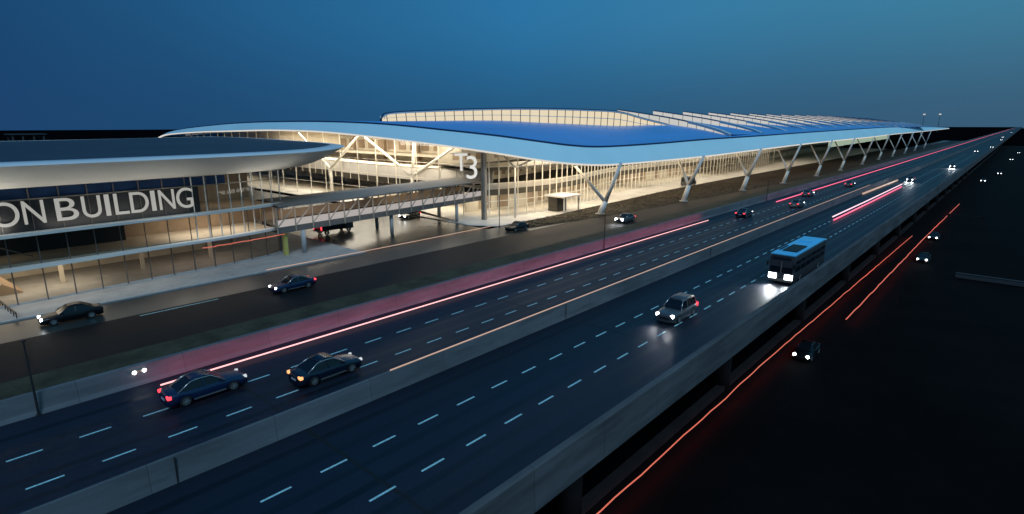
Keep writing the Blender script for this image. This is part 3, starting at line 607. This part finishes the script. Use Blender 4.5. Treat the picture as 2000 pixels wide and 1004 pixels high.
# forked columns along the kerb
cols = [(-61.6, 96.0), (-57.6, 125.5), (-55.4, 157.2), (-53.1, 185.1), (-52.2, 218.7), (-51.9, 252.1), (-53.0, 298), (-54.0, 343), (-53.7, 381), (-53.9, 426), (-55.3, 481), (-56.3, 539)]
ords = ['nearest', 'second', 'third', 'fourth', 'fifth', 'sixth', 'seventh', 'eighth', 'ninth', 'tenth', 'eleventh', 'farthest']
for i, (x, y) in enumerate(cols):
    zt = ze0(x, y) + .2; jz = 1.6 if i == 0 else 2.8
    e = empty('forked_column', (x, y, -1), 0, '%s pale forked steel column holding the eave of the terminal roof' % ords[i], 'column', 'forked columns under the terminal eave')
    s = 1.0 if i < 3 else .85
    jx = x + .9
    m = MB(); m.tube([(0, 0, 0), (.9, .4, jz + 1)], [.62 * s, .5 * s], 12); m.build('trunk', 'steel_white', e, True)
    m = MB(); m.tube([(.85, .4, jz + .9), (3.9 - .1 * i, .8, zt + 1)], [.46 * s, .30 * s], 12); m.build('branch', 'steel_white', e, True)
    m = MB(); m.tube([(.85, .4, jz + .9), (-5.0 if i else -4.2, 4.6 if i else -4.5, zt + 1.2)], [.36 * s, .22 * s], 12); m.build('branch', 'steel_white', e, True)
    m = MB(); m.tube([(0, 0, 0), (0, 0, .12)], 1.0, 14); m.build('base_plate', 'concrete_light', e)

# pylon and T3 sign
P = empty('sign_pylon', (-73.9, 75.2, -1), 0, 'tall twin grey steel pylon standing at the corner of the terminal glass', 'pylon')
m = MB(); m.box(-.45, -.05, -.3, .3, 0, 12.6); m.build('mast', 'steel_grey', P)
m = MB(); m.box(.12, .55, -.25, .25, 0, 12.4); m.build('mast', 'steel_tan', P)
for z in (3, 6, 9, 12):
    m = MB(); m.box(-.05, .12, -.2, .2, z, z + .2); m.build('bracket', 'steel_grey', P)
SN = empty('gate_sign', (-76, 72.9, 8), 0, 'white glowing sign T3 hung beside the tall pylon', 'sign')
for ch, loc, hgt, wd in (('T', (-77.85, 71.6, 8.2), 3.2, 2.4), ('3', (-76.2, 73.0, 6.75), 4.2, 2.0)):
    o = text_mesh('letter', ch, 3, .12, 'letter_warm', SN)
    xs = [v.co.x for v in o.data.vertices]; zs = [v.co.y for v in o.data.vertices]
    sx = wd / (max(xs) - min(xs)); szz = hgt / (max(zs) - min(zs))
    d = Vector((.72, .69, 0)); nn = Vector((.69, -.72, 0))
    for v in o.data.vertices:
        q = Vector(loc) + d * ((v.co.x - min(xs)) * sx) + nn * v.co.z + Vector((0, 0, (v.co.y - min(zs)) * szz))
        v.co = q - Vector((-76, 72.9, 8))
    o.data.update()
m = MB(); m.bar((-2.4, -1.9, 3.4), (2.1, 2.1, 3.6), .12); m.build('hanger', 'steel_white', SN)

# ------------------------------------------------------------ covered footbridge
F = empty('footbridge', (-74, 55, -1), 0, 'covered steel footbridge linking the lettered building to the terminal', 'footbridge')
def fb(mb, n, m, sm=False):
    o = mb.build(n, m, F, sm); o.location = (74, -55, 1); return o
nb = 16
FRT = [Vector((-72.6 - 4.2 * (i / nb) ** 1.1, 34.5 + 43 * i / nb, 0)) for i in range(nb + 1)]
BCK = [p + Vector((-7.2, 1.2, 0)) for p in FRT]
m = MB(); m.grid([zed(FRT, 2.3), zed(FRT, 3.15), zed(BCK, 3.15), zed(BCK, 2.3), zed(FRT, 2.3)]); fb(m, 'deck', 'panel_grey')
for i in range(nb):
    a, b = FRT[i], FRT[i + 1]; o_ = Vector((.05, 0, 0))
    m = MB(); m.add([a + o_ + Vector((0, .08, 3.17)), b + o_ + Vector((0, -.08, 3.17)), b + o_ + Vector((0, -.08, 4.12)), a + o_ + Vector((0, .08, 4.12))], [(0, 1, 2, 3)]); fb(m, 'side_panel', 'panel_glow')  # panel glow stands in for lamplight on plain white panels
    m = MB(); m.bar(a + Vector((.1, 0, 3.15)), b + Vector((.1, 0, 5.75)), .13); fb(m, 'brace', 'steel_tan')
for i in range(nb + 1):
    a = FRT[i]; m = MB(); m.bar(a + Vector((.12, 0, 2.3)), a + Vector((.12, 0, 5.8)), .14); fb(m, 'post', 'steel_tan')
    b = BCK[i]; m = MB(); m.bar(b + Vector((0, 0, 3.1)), b + Vector((0, 0, 5.8)), .14); fb(m, 'post', 'steel_tan')
m = MB(); m.grid([zed(offset2(BCK, -.4), 3.17), zed(offset2(BCK, -.4), 4.4)]); fb(m, 'back_panel', 'wall_tan')
RF0 = [p + Vector((.7, 0, 0)) for p in FRT]; RB0 = [p + Vector((-.8, 0, 0)) for p in BCK]
m = MB(); m.grid([zed(RF0, 5.82), zed(RF0, 6.05), zed([a.lerp(b, .5) for a, b in zip(RF0, RB0)], 6.4), zed(RB0, 6.15), zed(RB0, 5.82), zed(RF0, 5.82)]); fb(m, 'roof', 'bridge_roof')
for (x, y), r_ in (((-73.0, 38.3), .33), ((-75.2, 54.9), .3), ((-77.8, 37.2), .3), ((-81.6, 56.5), .3), ((-76.4, 70.5), .3), ((-82.5, 71.5), .35)):
    m = MB(); m.tube([(x, y, -.98), (x, y, 2.3)], r_, 12); fb(m, 'leg', 'concrete_light', True)
area('bridge_lamp', (-76.5, 44, 5.7), 4, 90, (1, .88, .78), sy=16); area('bridge_lamp', (-79, 66, 5.7), 4, 80, (1, .84, .62), sy=16)
area('bridge_lamp', (-71.6, 46, 5.7), 1, 60, (1, .88, .82), rot=(0, R(25), 0), sy=20)

# ------------------------------------------------------------ planting along the terminal
m = MB(); rnd = random.Random(3)
def bedx(y): 
    a = -67.1 + (y - 74) * (-1.1 / 26) if y < 100 else -68.2 - (min(y, 145) - 100) * .062 - max(0, y - 145) * .006
    b = -62.0 + (y - 74) * (3.4 / 26) if y < 100 else -58.6 + (min(y, 145) - 100) * .069 + max(0, min(y, 200) - 145) * .045
    return a + .4, b - .3
for i in range(1700):
    y = 76 + 100 * rnd.random() ** 1.2; a, b = bedx(y); x = a + (b - a) * rnd.random(); s = rnd.uniform(.08, .24); h = rnd.uniform(.0, .18)
    for j in range(5):
        t = rnd.uniform(0, 6.28); c_ = Vector((x + rnd.uniform(-.4, .4), y + rnd.uniform(-.5, .5), -1 + h * rnd.random() + .05)); u = Vector((math.cos(t), math.sin(t), rnd.uniform(-.2, .45))).normalized() * s; v = Vector((-math.sin(t), math.cos(t), rnd.uniform(-.4, .6))) * s * .6
        m.cur = 0 if rnd.random() < .7 else 1
        m.add([c_ - u, c_ - v, c_ + u, c_ + v], [(0, 1, 2, 3)])
tag(m.build('ground_cover', ['leaf_brown', 'leaf_green']), 'rough brown low planting between terminal forecourt and road', 'plants', kind='stuff')

# ------------------------------------------------------------ vehicles
def wheel(par, x, y, r=.33, w_=.22, side=1):
    m = MB(); prof_ = [(r * .62, -w_ / 2), (r * .94, -w_ / 2), (r, -w_ * .3), (r, w_ * .3), (r * .94, w_ / 2), (r * .62, w_ / 2)]
    n = 20; vs = []; fs = []
    for k in range(n):
        t = 2 * math.pi * k / n
        for rr, yy in prof_: vs.append((rr * math.cos(t), yy, rr * math.sin(t)))
    q = len(prof_)
    for k in range(n):
        for j in range(q - 1): fs.append((k * q + j, ((k + 1) % n) * q + j, ((k + 1) % n) * q + j + 1, k * q + j + 1))
    m.add(vs, fs); wh = m.build('wheel', 'tyre', par, True); wh.location = (x, y, r)
    m = MB()
    for k in range(7):
        t = 2 * math.pi * k / 7; m.bar((0, side * w_ * .35, 0), (r * .64 * math.cos(t), side * w_ * .42, r * .64 * math.sin(t)), .07, .05)
    vs = []; fs = []
    for k in range(n):
        t = 2 * math.pi * k / n
        for rr in (r * .56, r * .66): vs.append((rr * math.cos(t), side * w_ * .5, rr * math.sin(t)))
    for k in range(n): fs.append((2 * k, 2 * k + 1, 2 * ((k + 1) % n) + 1, 2 * ((k + 1) % n)))
    m.add(vs, fs); m.build('rim', 'rim', wh)
    return wh
def make_car(name, label, paint, suv=False, head='headlight', tail='taillight', hs=1.0, beam=0, ind=False):
    L_, W_, Hh = (4.7, 1.84, 1.45) if not suv else (4.75, 1.90, 1.74)
    e = empty(name, (0, 0, 0), 0, label, 'car')
    rw = .33 if not suv else .37; xa, xb = -1.38, 1.42; belt = .93 if not suv else 1.06
    st = [i / 40 * L_ - L_ / 2 for i in range(41)]; rows = []
    for x in st:
        u = x / (L_ / 2)
        hw = W_ / 2 * (1 - .13 * max(0, abs(u) - .62) ** 1.3 / .28 - .22 * max(0, abs(u) - .93) / .07 * .5)
        if x > .8: zt = belt - .05 - (.20 if not suv else .14) * ((x - .8) / (L_ / 2 - .8)) ** 1.5
        elif x < -1.5 and not suv: zt = belt + .05 - .06 * ((-x - 1.5) / .85) ** 2
        else: zt = belt
        if abs(u) > .965: zt -= .16 * (abs(u) - .965) / .035
        zb = .20 + .10 * max(0, abs(u) - .85) / .15
        for xw in (xa, xb):
            dd = rw + .06
            if abs(x - xw) < dd: zb = max(zb, math.sqrt(dd * dd - (x - xw) ** 2) + rw * .9)
        zb2 = min(zb, zt - .18)
        half = [(0, .2), (hw * .72, .2), (hw * .97, zb2), (hw, (zb2 + zt) / 2), (hw * .97, zt - .10), (hw * .90, zt - .02), (hw * .6, zt + .015), (0, zt + .03)]
        ring = [(x, y, z) for y, z in half] + [(x, -y, z) for y, z in half[-2:0:-1]]
        rows.append(ring + [ring[0]])
    m = MB(); m.grid(rows); m.add(rows[0][:-1], [tuple(range(14))]); m.add(rows[-1][:-1], [tuple(range(13, -1, -1))]); m.build('body', paint, e, True)
    # glasshouse
    if suv: pr = [(.95, belt), (.35, Hh - .06), (-.6, Hh - .0), (-1.85, Hh - .06), (-2.18, belt)]
    else: pr = [(1.0, belt - .03), (.22, Hh - .05), (-.35, Hh), (-.95, Hh - .06), (-1.75, belt + .03)]
    hb, htp = W_ * .435, W_ * .33
    hwf = [hb, htp + .02, htp + .03, htp, hb - .03]
    m = MB(); rws = []
    for (x, z), h_ in zip(pr, hwf): rws.append([(x, h_, z), (x, h_ * .7, z + .02), (x, -h_ * .7, z + .02), (x, -h_, z)])
    m.grid(rws)
    for s_ in (1, -1):
        lo = [(pr[0][0], s_ * hb, belt - .02), (pr[1][0], s_ * (hb + .01), belt - .02), (pr[2][0], s_ * (hb + .01), belt - .02), (pr[3][0], s_ * hb, belt - .02), (pr[4][0], s_ * (hb - .03), belt - .02)]
        hi_ = [(x, s_ * h_, z) for (x, z), h_ in zip(pr, hwf)]
        m.grid([lo, hi_], flip=s_ < 0)
    m.build('window', 'car_glass', e)
    m = MB(); m.grid([[(x, y, z + .025) for (x, z), y in [(p_, k_ * h_) for k_ in (1,)]] + [] for p_, h_ in []] or [[(pr[1][0] - .02, s_ * (hwf[1] - .02), pr[1][1] + .03) for s_ in (1, .6, -.6, -1)], [(pr[2][0], s_ * (hwf[2] - .02), pr[2][1] + .04) for s_ in (1, .6, -.6, -1)], [(pr[3][0] + .02, s_ * (hwf[3] - .02), pr[3][1] + .03) for s_ in (1, .6, -.6, -1)]]); o = m.build('roof_panel', paint, e, True); solid(o, .04)
    for s_ in (1, -1):
        m = MB()
        m.tube([(x, s_ * (h_ + .005), z) for (x, z), h_ in zip(pr, hwf)], .028, 6); m.build('window_trim', 'chrome', e, True)
        m = MB(); m.bar((-.25, s_ * (hb + .02), belt), (-.32, s_ * (htp + .03), Hh - .04), .07); m.build('pillar', paint, e)
        m = MB(); m.box(-.95, .95, s_ * W_ / 2 - .02, s_ * W_ / 2 + .015, .30, .34); m.build('sill_trim', 'chrome', e)
        m = MB(); m.tube([(.72, s_ * (W_ / 2 - .05), belt + .05), (.72, s_ * (W_ / 2 + .13), belt + .08)], [.05, .09], 8); m.build('mirror', paint, e)
        m = MB(); xh = L_ / 2 - .06
        m.tube([(xh - .14, s_ * W_ * .36, .66 + .1 * suv), (xh + .03, s_ * W_ * .345, .66 + .1 * suv)], [.11 * hs, .12 * hs], 12); m.build('headlight', head, e)
        m = MB(); m.box(-xh - .05, -xh + .16, min(s_ * W_ * .30, s_ * W_ * .475), max(s_ * W_ * .30, s_ * W_ * .475), .72, .90 + .15 * suv)
        m.build('taillight', 'indicator' if ind else tail, e)
        for xw in (xa, xb): wheel(e, xw, s_ * (W_ / 2 - .12), rw, .22, s_)
    m = MB(); m.box(L_ / 2 - .05, L_ / 2 + .015, -.42, .42, .42, .60); m.build('grille', 'black_plastic', e)
    m = MB(); m.box(-L_ / 2 - .02, -L_ / 2 + .04, -.26, .26, .52, .64); m.build('number_plate', 'paint_white', e)
    if beam: headbeams(e, L_ / 2 + .1, W_ * .33, .68, beam)
    return e
def headbeams(e, x, dy, z, power, pitch=7, size=64):
    for s_ in (1, -1):
        l = bpy.data.lights.new('headlamp_beam', 'SPOT'); l.energy = power; l.color = (.9, .95, 1.0); l.spot_size = R(size); l.spot_blend = .6; l.shadow_soft_size = .12
        o = bpy.data.objects.new('headlamp_beam', l); COL.objects.link(o); o.parent = e; o.location = (x, s_ * dy, z); o.rotation_euler = (0, R(-90 + pitch), 0)
        o.rotation_euler = (R(90 - pitch), 0, R(-90))
def place(e, x, y, z, hd): e.location = (x, y, z); e.rotation_euler = (0, 0, R(hd)); return e
AW, TO = 90, -90       # driving away from / towards the camera
c1 = place(make_car('parked_car', '', 'paint_blue', head='lamp_small'), -36.2, 11.55, 0, AW); c1.name = 'sedan'
tag(c1, 'dark blue sedan with red tail light nearest the camera in the left carriageway', 'car')
c2 = place(make_car('sedan', 'dark navy sedan with orange rear lamp beside the median wall', 'paint_navy', head='lamp_small', ind=True), -32.9, 18.1, 0, AW)
c3 = place(make_car('sedan', 'dark blue sedan with red tail lamp on the service road before the lettered building', 'paint_blue', beam=60, head='headlight_far'), -57.6, 28.5, -1.03, TO)
suv = place(make_car('suv', 'dark suv with bright headlights between the dashed lines of the right carriageway', 'paint_grey', suv=True, beam=110, hs=1.3), -20.55, 45.0, 0, TO)
cA = place(make_car('sedan', 'dark navy sedan with lit road ahead of it in the far left lane', 'paint_navy', head='headlight_far', beam=150), -36.6, 106, 0, AW)
cB = place(make_car('sedan', 'grey sedan throwing a bright headlight flare beside the first forked column', 'paint_grey', hs=2.0, beam=260), -53.2, 91.6, -1.03, TO)
cC = place(make_car('sedan', 'black unlit sedan by the planting in front of the terminal', 'paint_black', head='black_plastic', tail='black_plastic'), -62.4, 71.5, -1.03, TO)
cD = place(make_car('sedan', 'black sedan with white headlights at far left in front of the lettered building', 'paint_black', head='headlight', tail='black_plastic', hs=1.1), -63.4, 9.9, -1.03, -92)
for ch in cD.children:
    if ch.name.startswith(('window_trim', 'sill_trim')): ch.data.materials[0] = MATS['paint_black']
cE = place(make_car('sedan', 'dark sedan with headlights mirrored on the road under the footbridge', 'paint_black', hs=1.3, beam=120), -86.5, 67.5, -1.03, -78)
def far_car(x, y, hd, label, paint='paint_grey', tail='taillight', z=0, head='headlight_far', src=[None]):
    c = make_car('sedan', label, paint, head=head, tail=tail, hs=1.5) if src[0] is None else copy_tree(src[0])
    if src[0] is None: src[0] = c
    place(c, x, y, z, hd); tag(c, label); return c
far = [(-33.0, 126, AW, 'small sedan with dull red rear, right of the dark car in the left carriageway', 0), (-36.4, 147, AW, 'small dark sedan under the rosy light trail', 0), (-33.8, 178, AW, 'small pale edged sedan beside the far median wall', 0),
       (-23.4, 206, TO, 'sedan with paired headlights at the end of the pink light trail', 0), (-19.2, 283, TO, 'sedan with paired headlights alone in the middle of the far right carriageway', 0),
       (-20.4, 451, TO, 'tiny sedan with rosy trail beyond the headlight pair', 0), (-16.2, 541, TO, 'tiny very bright headlights near the far outer parapet', 0), (-17.5, 800, TO, 'tiny headlights near the horizon, lower of the two', 0), (-20, 965, TO, 'tiny headlights near the horizon, upper of the two', 0), (-20, 1500, TO, 'last headlights before the horizon on the raised road', 0),
       (-14.2, 64.5, TO, 'dark car with small white headlights nearest the camera on the lower road', -8.03), (-10.5, 126.5, TO, 'dark car with headlights beside the two red trails of the lower road', -8.03), (-11.5, 153, TO, 'dark car where the two red trails nearly meet on the lower road', -8.03),
       (-10.5, 324, TO, 'far lower road car, left one of the distant headlight pairs', -8.03), (-6.4, 378, TO, 'far lower road car behind and right of another pair of headlights', -8.03), (-4.2, 534, TO, 'distant headlights right of the outer parapet near the photo edge', -8.03), (-1.3, 665, TO, 'farthest headlights on the lower road at the photo edge', -8.03)]
for x, y, hd, lab, z in far:
    c = far_car(x, y, hd, lab, z=z)
    if z < -5:
        for ch in c.children:
            if ch.type == 'MESH' and ch.name.split('.')[0] in ('body', 'roof_panel', 'pillar', 'mirror', 'window_trim', 'sill_trim', 'taillight'):
                ch.data = ch.data.copy(); ch.data.materials[0] = MATS['paint_black']
    c['group'] = 'small distant cars on the roads'
    if y > 260:
        for ch in list(c.children):
            if ch.name.startswith('headlight'): ch.scale = (1, 1, 1)
def flares(x, y, z, p): pass
for x, y, z, pw, sg in ((-23.4, 203.4, 0, 700, -1), (-19.2, 280.4, 0, 1000, -1), (-14.2, 62, -8.03, 14, -1), (-10.5, 124, -8.03, 14, -1)):
    tgt = [c for c in COL.objects if c.parent is None and c.name.startswith('sedan') and abs(c.location.x - x) < .3 and abs(c.location.y - y) < 4]
    if tgt: headbeams(tgt[0], 2.45, .62, .68, pw, 9)
# bus
B = empty('bus', (-17.15, 68.6, 0), R(TO), 'dark city bus with light blue roof and glaring headlights in the outer right lane', 'bus')
Lb, Wb, Hb = 12.6, 2.56, 3.15
m = MB(); rows = []
for x in [-Lb / 2, -Lb / 2 + .1] + [i for i in range(-6, 6)] + [Lb / 2 - .25, Lb / 2]:
    k_ = .95 if abs(x) > Lb / 2 - .01 else 1; h_ = Wb / 2 * k_
    half = [(0, .32), (h_, .32), (h_, 1.1), (h_ * .985, 2.6), (h_ * .95, 3.0), (h_ * .86, 3.1), (0, 3.12)]
    ring = [(x, y, z) for y, z in half] + [(x, -y, z) for y, z in half[-2:0:-1]]; rows.append(ring + [ring[0]])
m.grid(rows); m.add(rows[0][:-1], [tuple(range(12))]); m.add(rows[-1][:-1], [tuple(range(11, -1, -1))]); m.build('body', 'bus_body', B)
m = MB(); m.box(-Lb / 2 + .1, Lb / 2 - .15, -Wb / 2 + .06, Wb / 2 - .06, 3.13, 3.22); rf = m.build('roof', 'bus_roof', B)
m = MB(); m.box(.4, 4.3, -.62, .85, 3.222, 3.33); m.build('roof_hatch', 'black_plastic', rf)
m = MB(); m.box(1.2, 4.0, -1.08, -.88, 3.222, 3.29); m.build('roof_vent', 'black_plastic', rf)
m = MB(); m.box(-4.8, -2.2, -.7, .7, 3.222, 3.36); m.build('air_unit', 'bus_roof', rf)
m = MB(); m.add([(Lb / 2 + .02, -1.12, 1.25), (Lb / 2 + .02, 1.12, 1.25), (Lb / 2 - .02, 1.08, 2.55), (Lb / 2 - .02, -1.08, 2.55)], [(0, 1, 2, 3)]); m.build('windscreen', 'car_glass', B)
m = MB(); m.box(Lb / 2 - .02, Lb / 2 + .03, -.9, .9, 2.65, 2.92); m.build('destination_board', 'black_plastic', B)
m = MB(); m.box(Lb / 2 - .02, Lb / 2 + .06, -.03, .03, 1.25, 2.5); m.build('wiper', 'steel_grey', B)
for s_ in (1, -1):
    for i in range(6):
        x0 = -5.9 + 1.98 * i; m = MB(); m.add([(x0, s_ * 1.287, 1.35), (x0 + 1.8, s_ * 1.287, 1.35), (x0 + 1.8, s_ * 1.27, 2.5), (x0, s_ * 1.27, 2.5)], [(0, 1, 2, 3)]); m.build('window', 'car_glass', B)
    m = MB(); m.box(Lb / 2 - .05, Lb / 2 + .05, min(s_ * .42, s_ * 1.2), max(s_ * .42, s_ * 1.2), .58, 1.12); m.build('headlight', 'headlight', B)
    m = MB(); m.box(Lb / 2 - .1, Lb / 2 + .25, s_ * 1.38 - .06, s_ * 1.38 + .06, 1.9, 2.4); m.build('mirror', 'black_plastic', B)
    m = MB(); m.box(-Lb / 2 - .03, -Lb / 2 + .02, min(s_ * .95, s_ * 1.2), max(s_ * .95, s_ * 1.2), .9, 1.3); m.build('taillight', 'taillight', B)
    for xw in (-3.6, 3.7): wheel(B, xw, s_ * 1.16, .48, .28, s_)
m = MB(); m.box(Lb / 2 - .05, Lb / 2 + .08, -1.2, 1.2, .3, .55); m.build('bumper', 'steel_grey', B)
headbeams(B, Lb / 2 + .12, .85, .85, 900, 15, 74)
# van in front of the terminal glass, small bus tail under the footbridge
V = empty('van', (-71.6, 158.5, -.93), R(90), 'tall grey van parked at the terminal kerb behind the second forked column', 'van')
m = MB(); rows = []
for x, zt in ((-2.9, 2.45), (-2.8, 2.7), (1.2, 2.75), (1.9, 2.6), (2.6, 1.5), (3.05, 1.3), (3.1, 1.0)):
    half = [(0, .35), (1.0, .35), (1.05, 1.0), (.98, zt - .15), (.8, zt), (0, zt + .03)]; ring = [(x, y, z) for y, z in half] + [(x, -y, z) for y, z in half[-2:0:-1]]; rows.append(ring + [ring[0]])
m.grid(rows); m.add(rows[0][:-1], [tuple(range(10))]); m.add(rows[-1][:-1], [tuple(range(9, -1, -1))]); m.build('body', 'paint_grey', V, True)
m = MB(); m.add([(1.93, -.85, 2.5), (1.93, .85, 2.5), (2.62, .9, 1.55), (2.62, -.9, 1.55)], [(0, 1, 2, 3)]); m.build('windscreen', 'car_glass', V)
for s_ in (1, -1):
    m = MB(); m.add([(-2.6, s_ * 1.06, 1.3), (1.6, s_ * 1.06, 1.3), (1.4, s_ * 1.0, 2.3), (-2.6, s_ * 1.0, 2.3)], [(0, 1, 2, 3)]); m.build('window', 'car_glass', V)
    for xw in (-1.9, 2.0): wheel(V, xw, s_ * .92, .36, .24, s_)
m = MB(); m.box(-2.95, -2.88, -.8, .8, 1.4, 2.3); m.build('rear_window', 'car_glass', V)
K = empty('truck', (-84.0, 49.5, -1.03), R(95), 'box truck with red lit tail seen below the footbridge', 'truck')
m = MB(); m.box(-3, 1.6, -1.2, 1.2, .7, 2.7); m.build('cargo_box', 'paint_black', K)
m = MB(); m.box(1.7, 3.2, -1.1, 1.1, .5, 2.1); m.build('cab', 'paint_grey', K)
m = MB(); m.box(-3.06, -3.003, -.85, .85, 1.05, 2.35); m.build('rear_door', 'tail_glow', K)  # door given a faint glow for the spill of the taillights
for s_ in (1, -1):
    m = MB(); m.box(-3.08, -3.003, s_ * 1.03 - .14, s_ * 1.03 + .14, .9, 2.3); m.build('taillight', 'taillight', K)
    for xw in (-2, 2.3): wheel(K, xw, s_ * 1.0, .42, .26, s_)
m = MB(); m.box(-3.1, -2.9, -1.2, 1.2, .55, .72); m.build('bumper', 'trim_white', K)

# ------------------------------------------------------------ small fittings and far things
wl = empty('wall_lamp', (-40.95, 9.3, .95), 0, 'small twin white lamp on the terminal-side wall behind the nearest blue sedan', 'lamp')
m = MB(); m.box(-.02, .1, -.45, .45, -.12, .02); m.build('housing', 'steel_grey', wl)
for dy in (-.28, .28):
    m = MB(); m.tube([(.10, dy, -.05), (.17, dy, -.05)], .12, 10); m.build('lens', 'headlight_far', wl)
rl = empty('guard_rail', (-70.5, 6.1, -.9), 0, 'short dark guard rail crossing the pavement at the left edge of the photo', 'railing')
m = MB(); m.bar((-3.0, 0, .5), (3.3, .4, .5), .12); m.build('rail', 'post_dark', rl)
for i in range(7):
    m = MB(); m.bar((-3 + 1.05 * i, .067 * i, 0), (-3 + 1.05 * i, .067 * i, .5), .08); m.build('post', 'post_dark', rl)
mat('concrete_dim', (.07, .075, .078), .95, spec=.1)
hw = empty('low_wall', (6, 116, -8.03), 0, 'low pale concrete wall in the dark at the right edge of the photo', 'wall')
m = MB(); m.prism([(-11, 0), (-11, .55), (14, .7), (14, 0)], (0, .4)); m.build('wall', 'concrete_dim', hw); m = MB(); m.box(-11, 14, -.05, .45, .71, .78); m.build('coping', 'concrete_dim', hw)
gt = empty('gantry', (-3.5, 150, -8.03), 0, 'faint steel gantry frame in the dark beside the lower road', 'gantry')
for a, b in (((-1.6, 0, 0), (-.2, 0, 6)), ((1.6, 0, 0), (-.2, 0, 6)), ((-.2, 0, 6), (-6, 0, 6.1)), ((-6, 0, 0), (-6, 0, 6.1))):
    m = MB(); m.bar(a, b, .22); m.build('beam', 'concrete_dark', gt)
ca = empty('far_canopy', (-848, 122, -1.05), R(98), 'small distant flat roofed canopy on posts above the left roof', 'canopy')
m = MB(); m.box(-17, 17, -9, 9, 6.3, 7.4); m.build('roof', 'concrete_dim', ca)
for x in (-14, -5, 5, 14):
    for y in (-7, 7): m = MB(); m.box(x - .7, x + .7, y - .7, y + .7, 0, 6.3); m.build('post', 'concrete_dim', ca)
hg = empty('far_hangar', (-330, 1400, -1.05), R(8), 'long low dark building on the horizon beyond the roof tip', 'building')
m = MB(); m.box(-75, 75, -15, 15, 0, 24); m.build('hall', 'concrete_dark', hg); m = MB(); m.add([(-80, -18, 24), (80, -18, 24), (80, 18, 24), (-80, 18, 24), (-80, 0, 27), (80, 0, 27)], [(0, 1, 5, 4), (2, 3, 4, 5), (1, 2, 5), (3, 0, 4)]); m.build('roof', 'gutter', hg)
for i, (x, y, lab) in enumerate(((-165, 1500, 'left one of two far floodlight masts above the horizon'), (-138, 1500, 'right one of two far floodlight masts above the horizon'))):
    fm = empty('floodlight_mast', (x, y, -1.05), 0, lab, 'mast', 'far floodlight masts')
    m = MB(); m.tube([(0, 0, 0), (0, 0, 38)], [.5, .25], 8); m.build('pole', 'post_dark', fm); m = MB(); m.box(-2, 2, -.6, .6, 37, 39.6); m.build('lamp_head', 'headlight_far' if 0 else 'skylight_lit', fm)
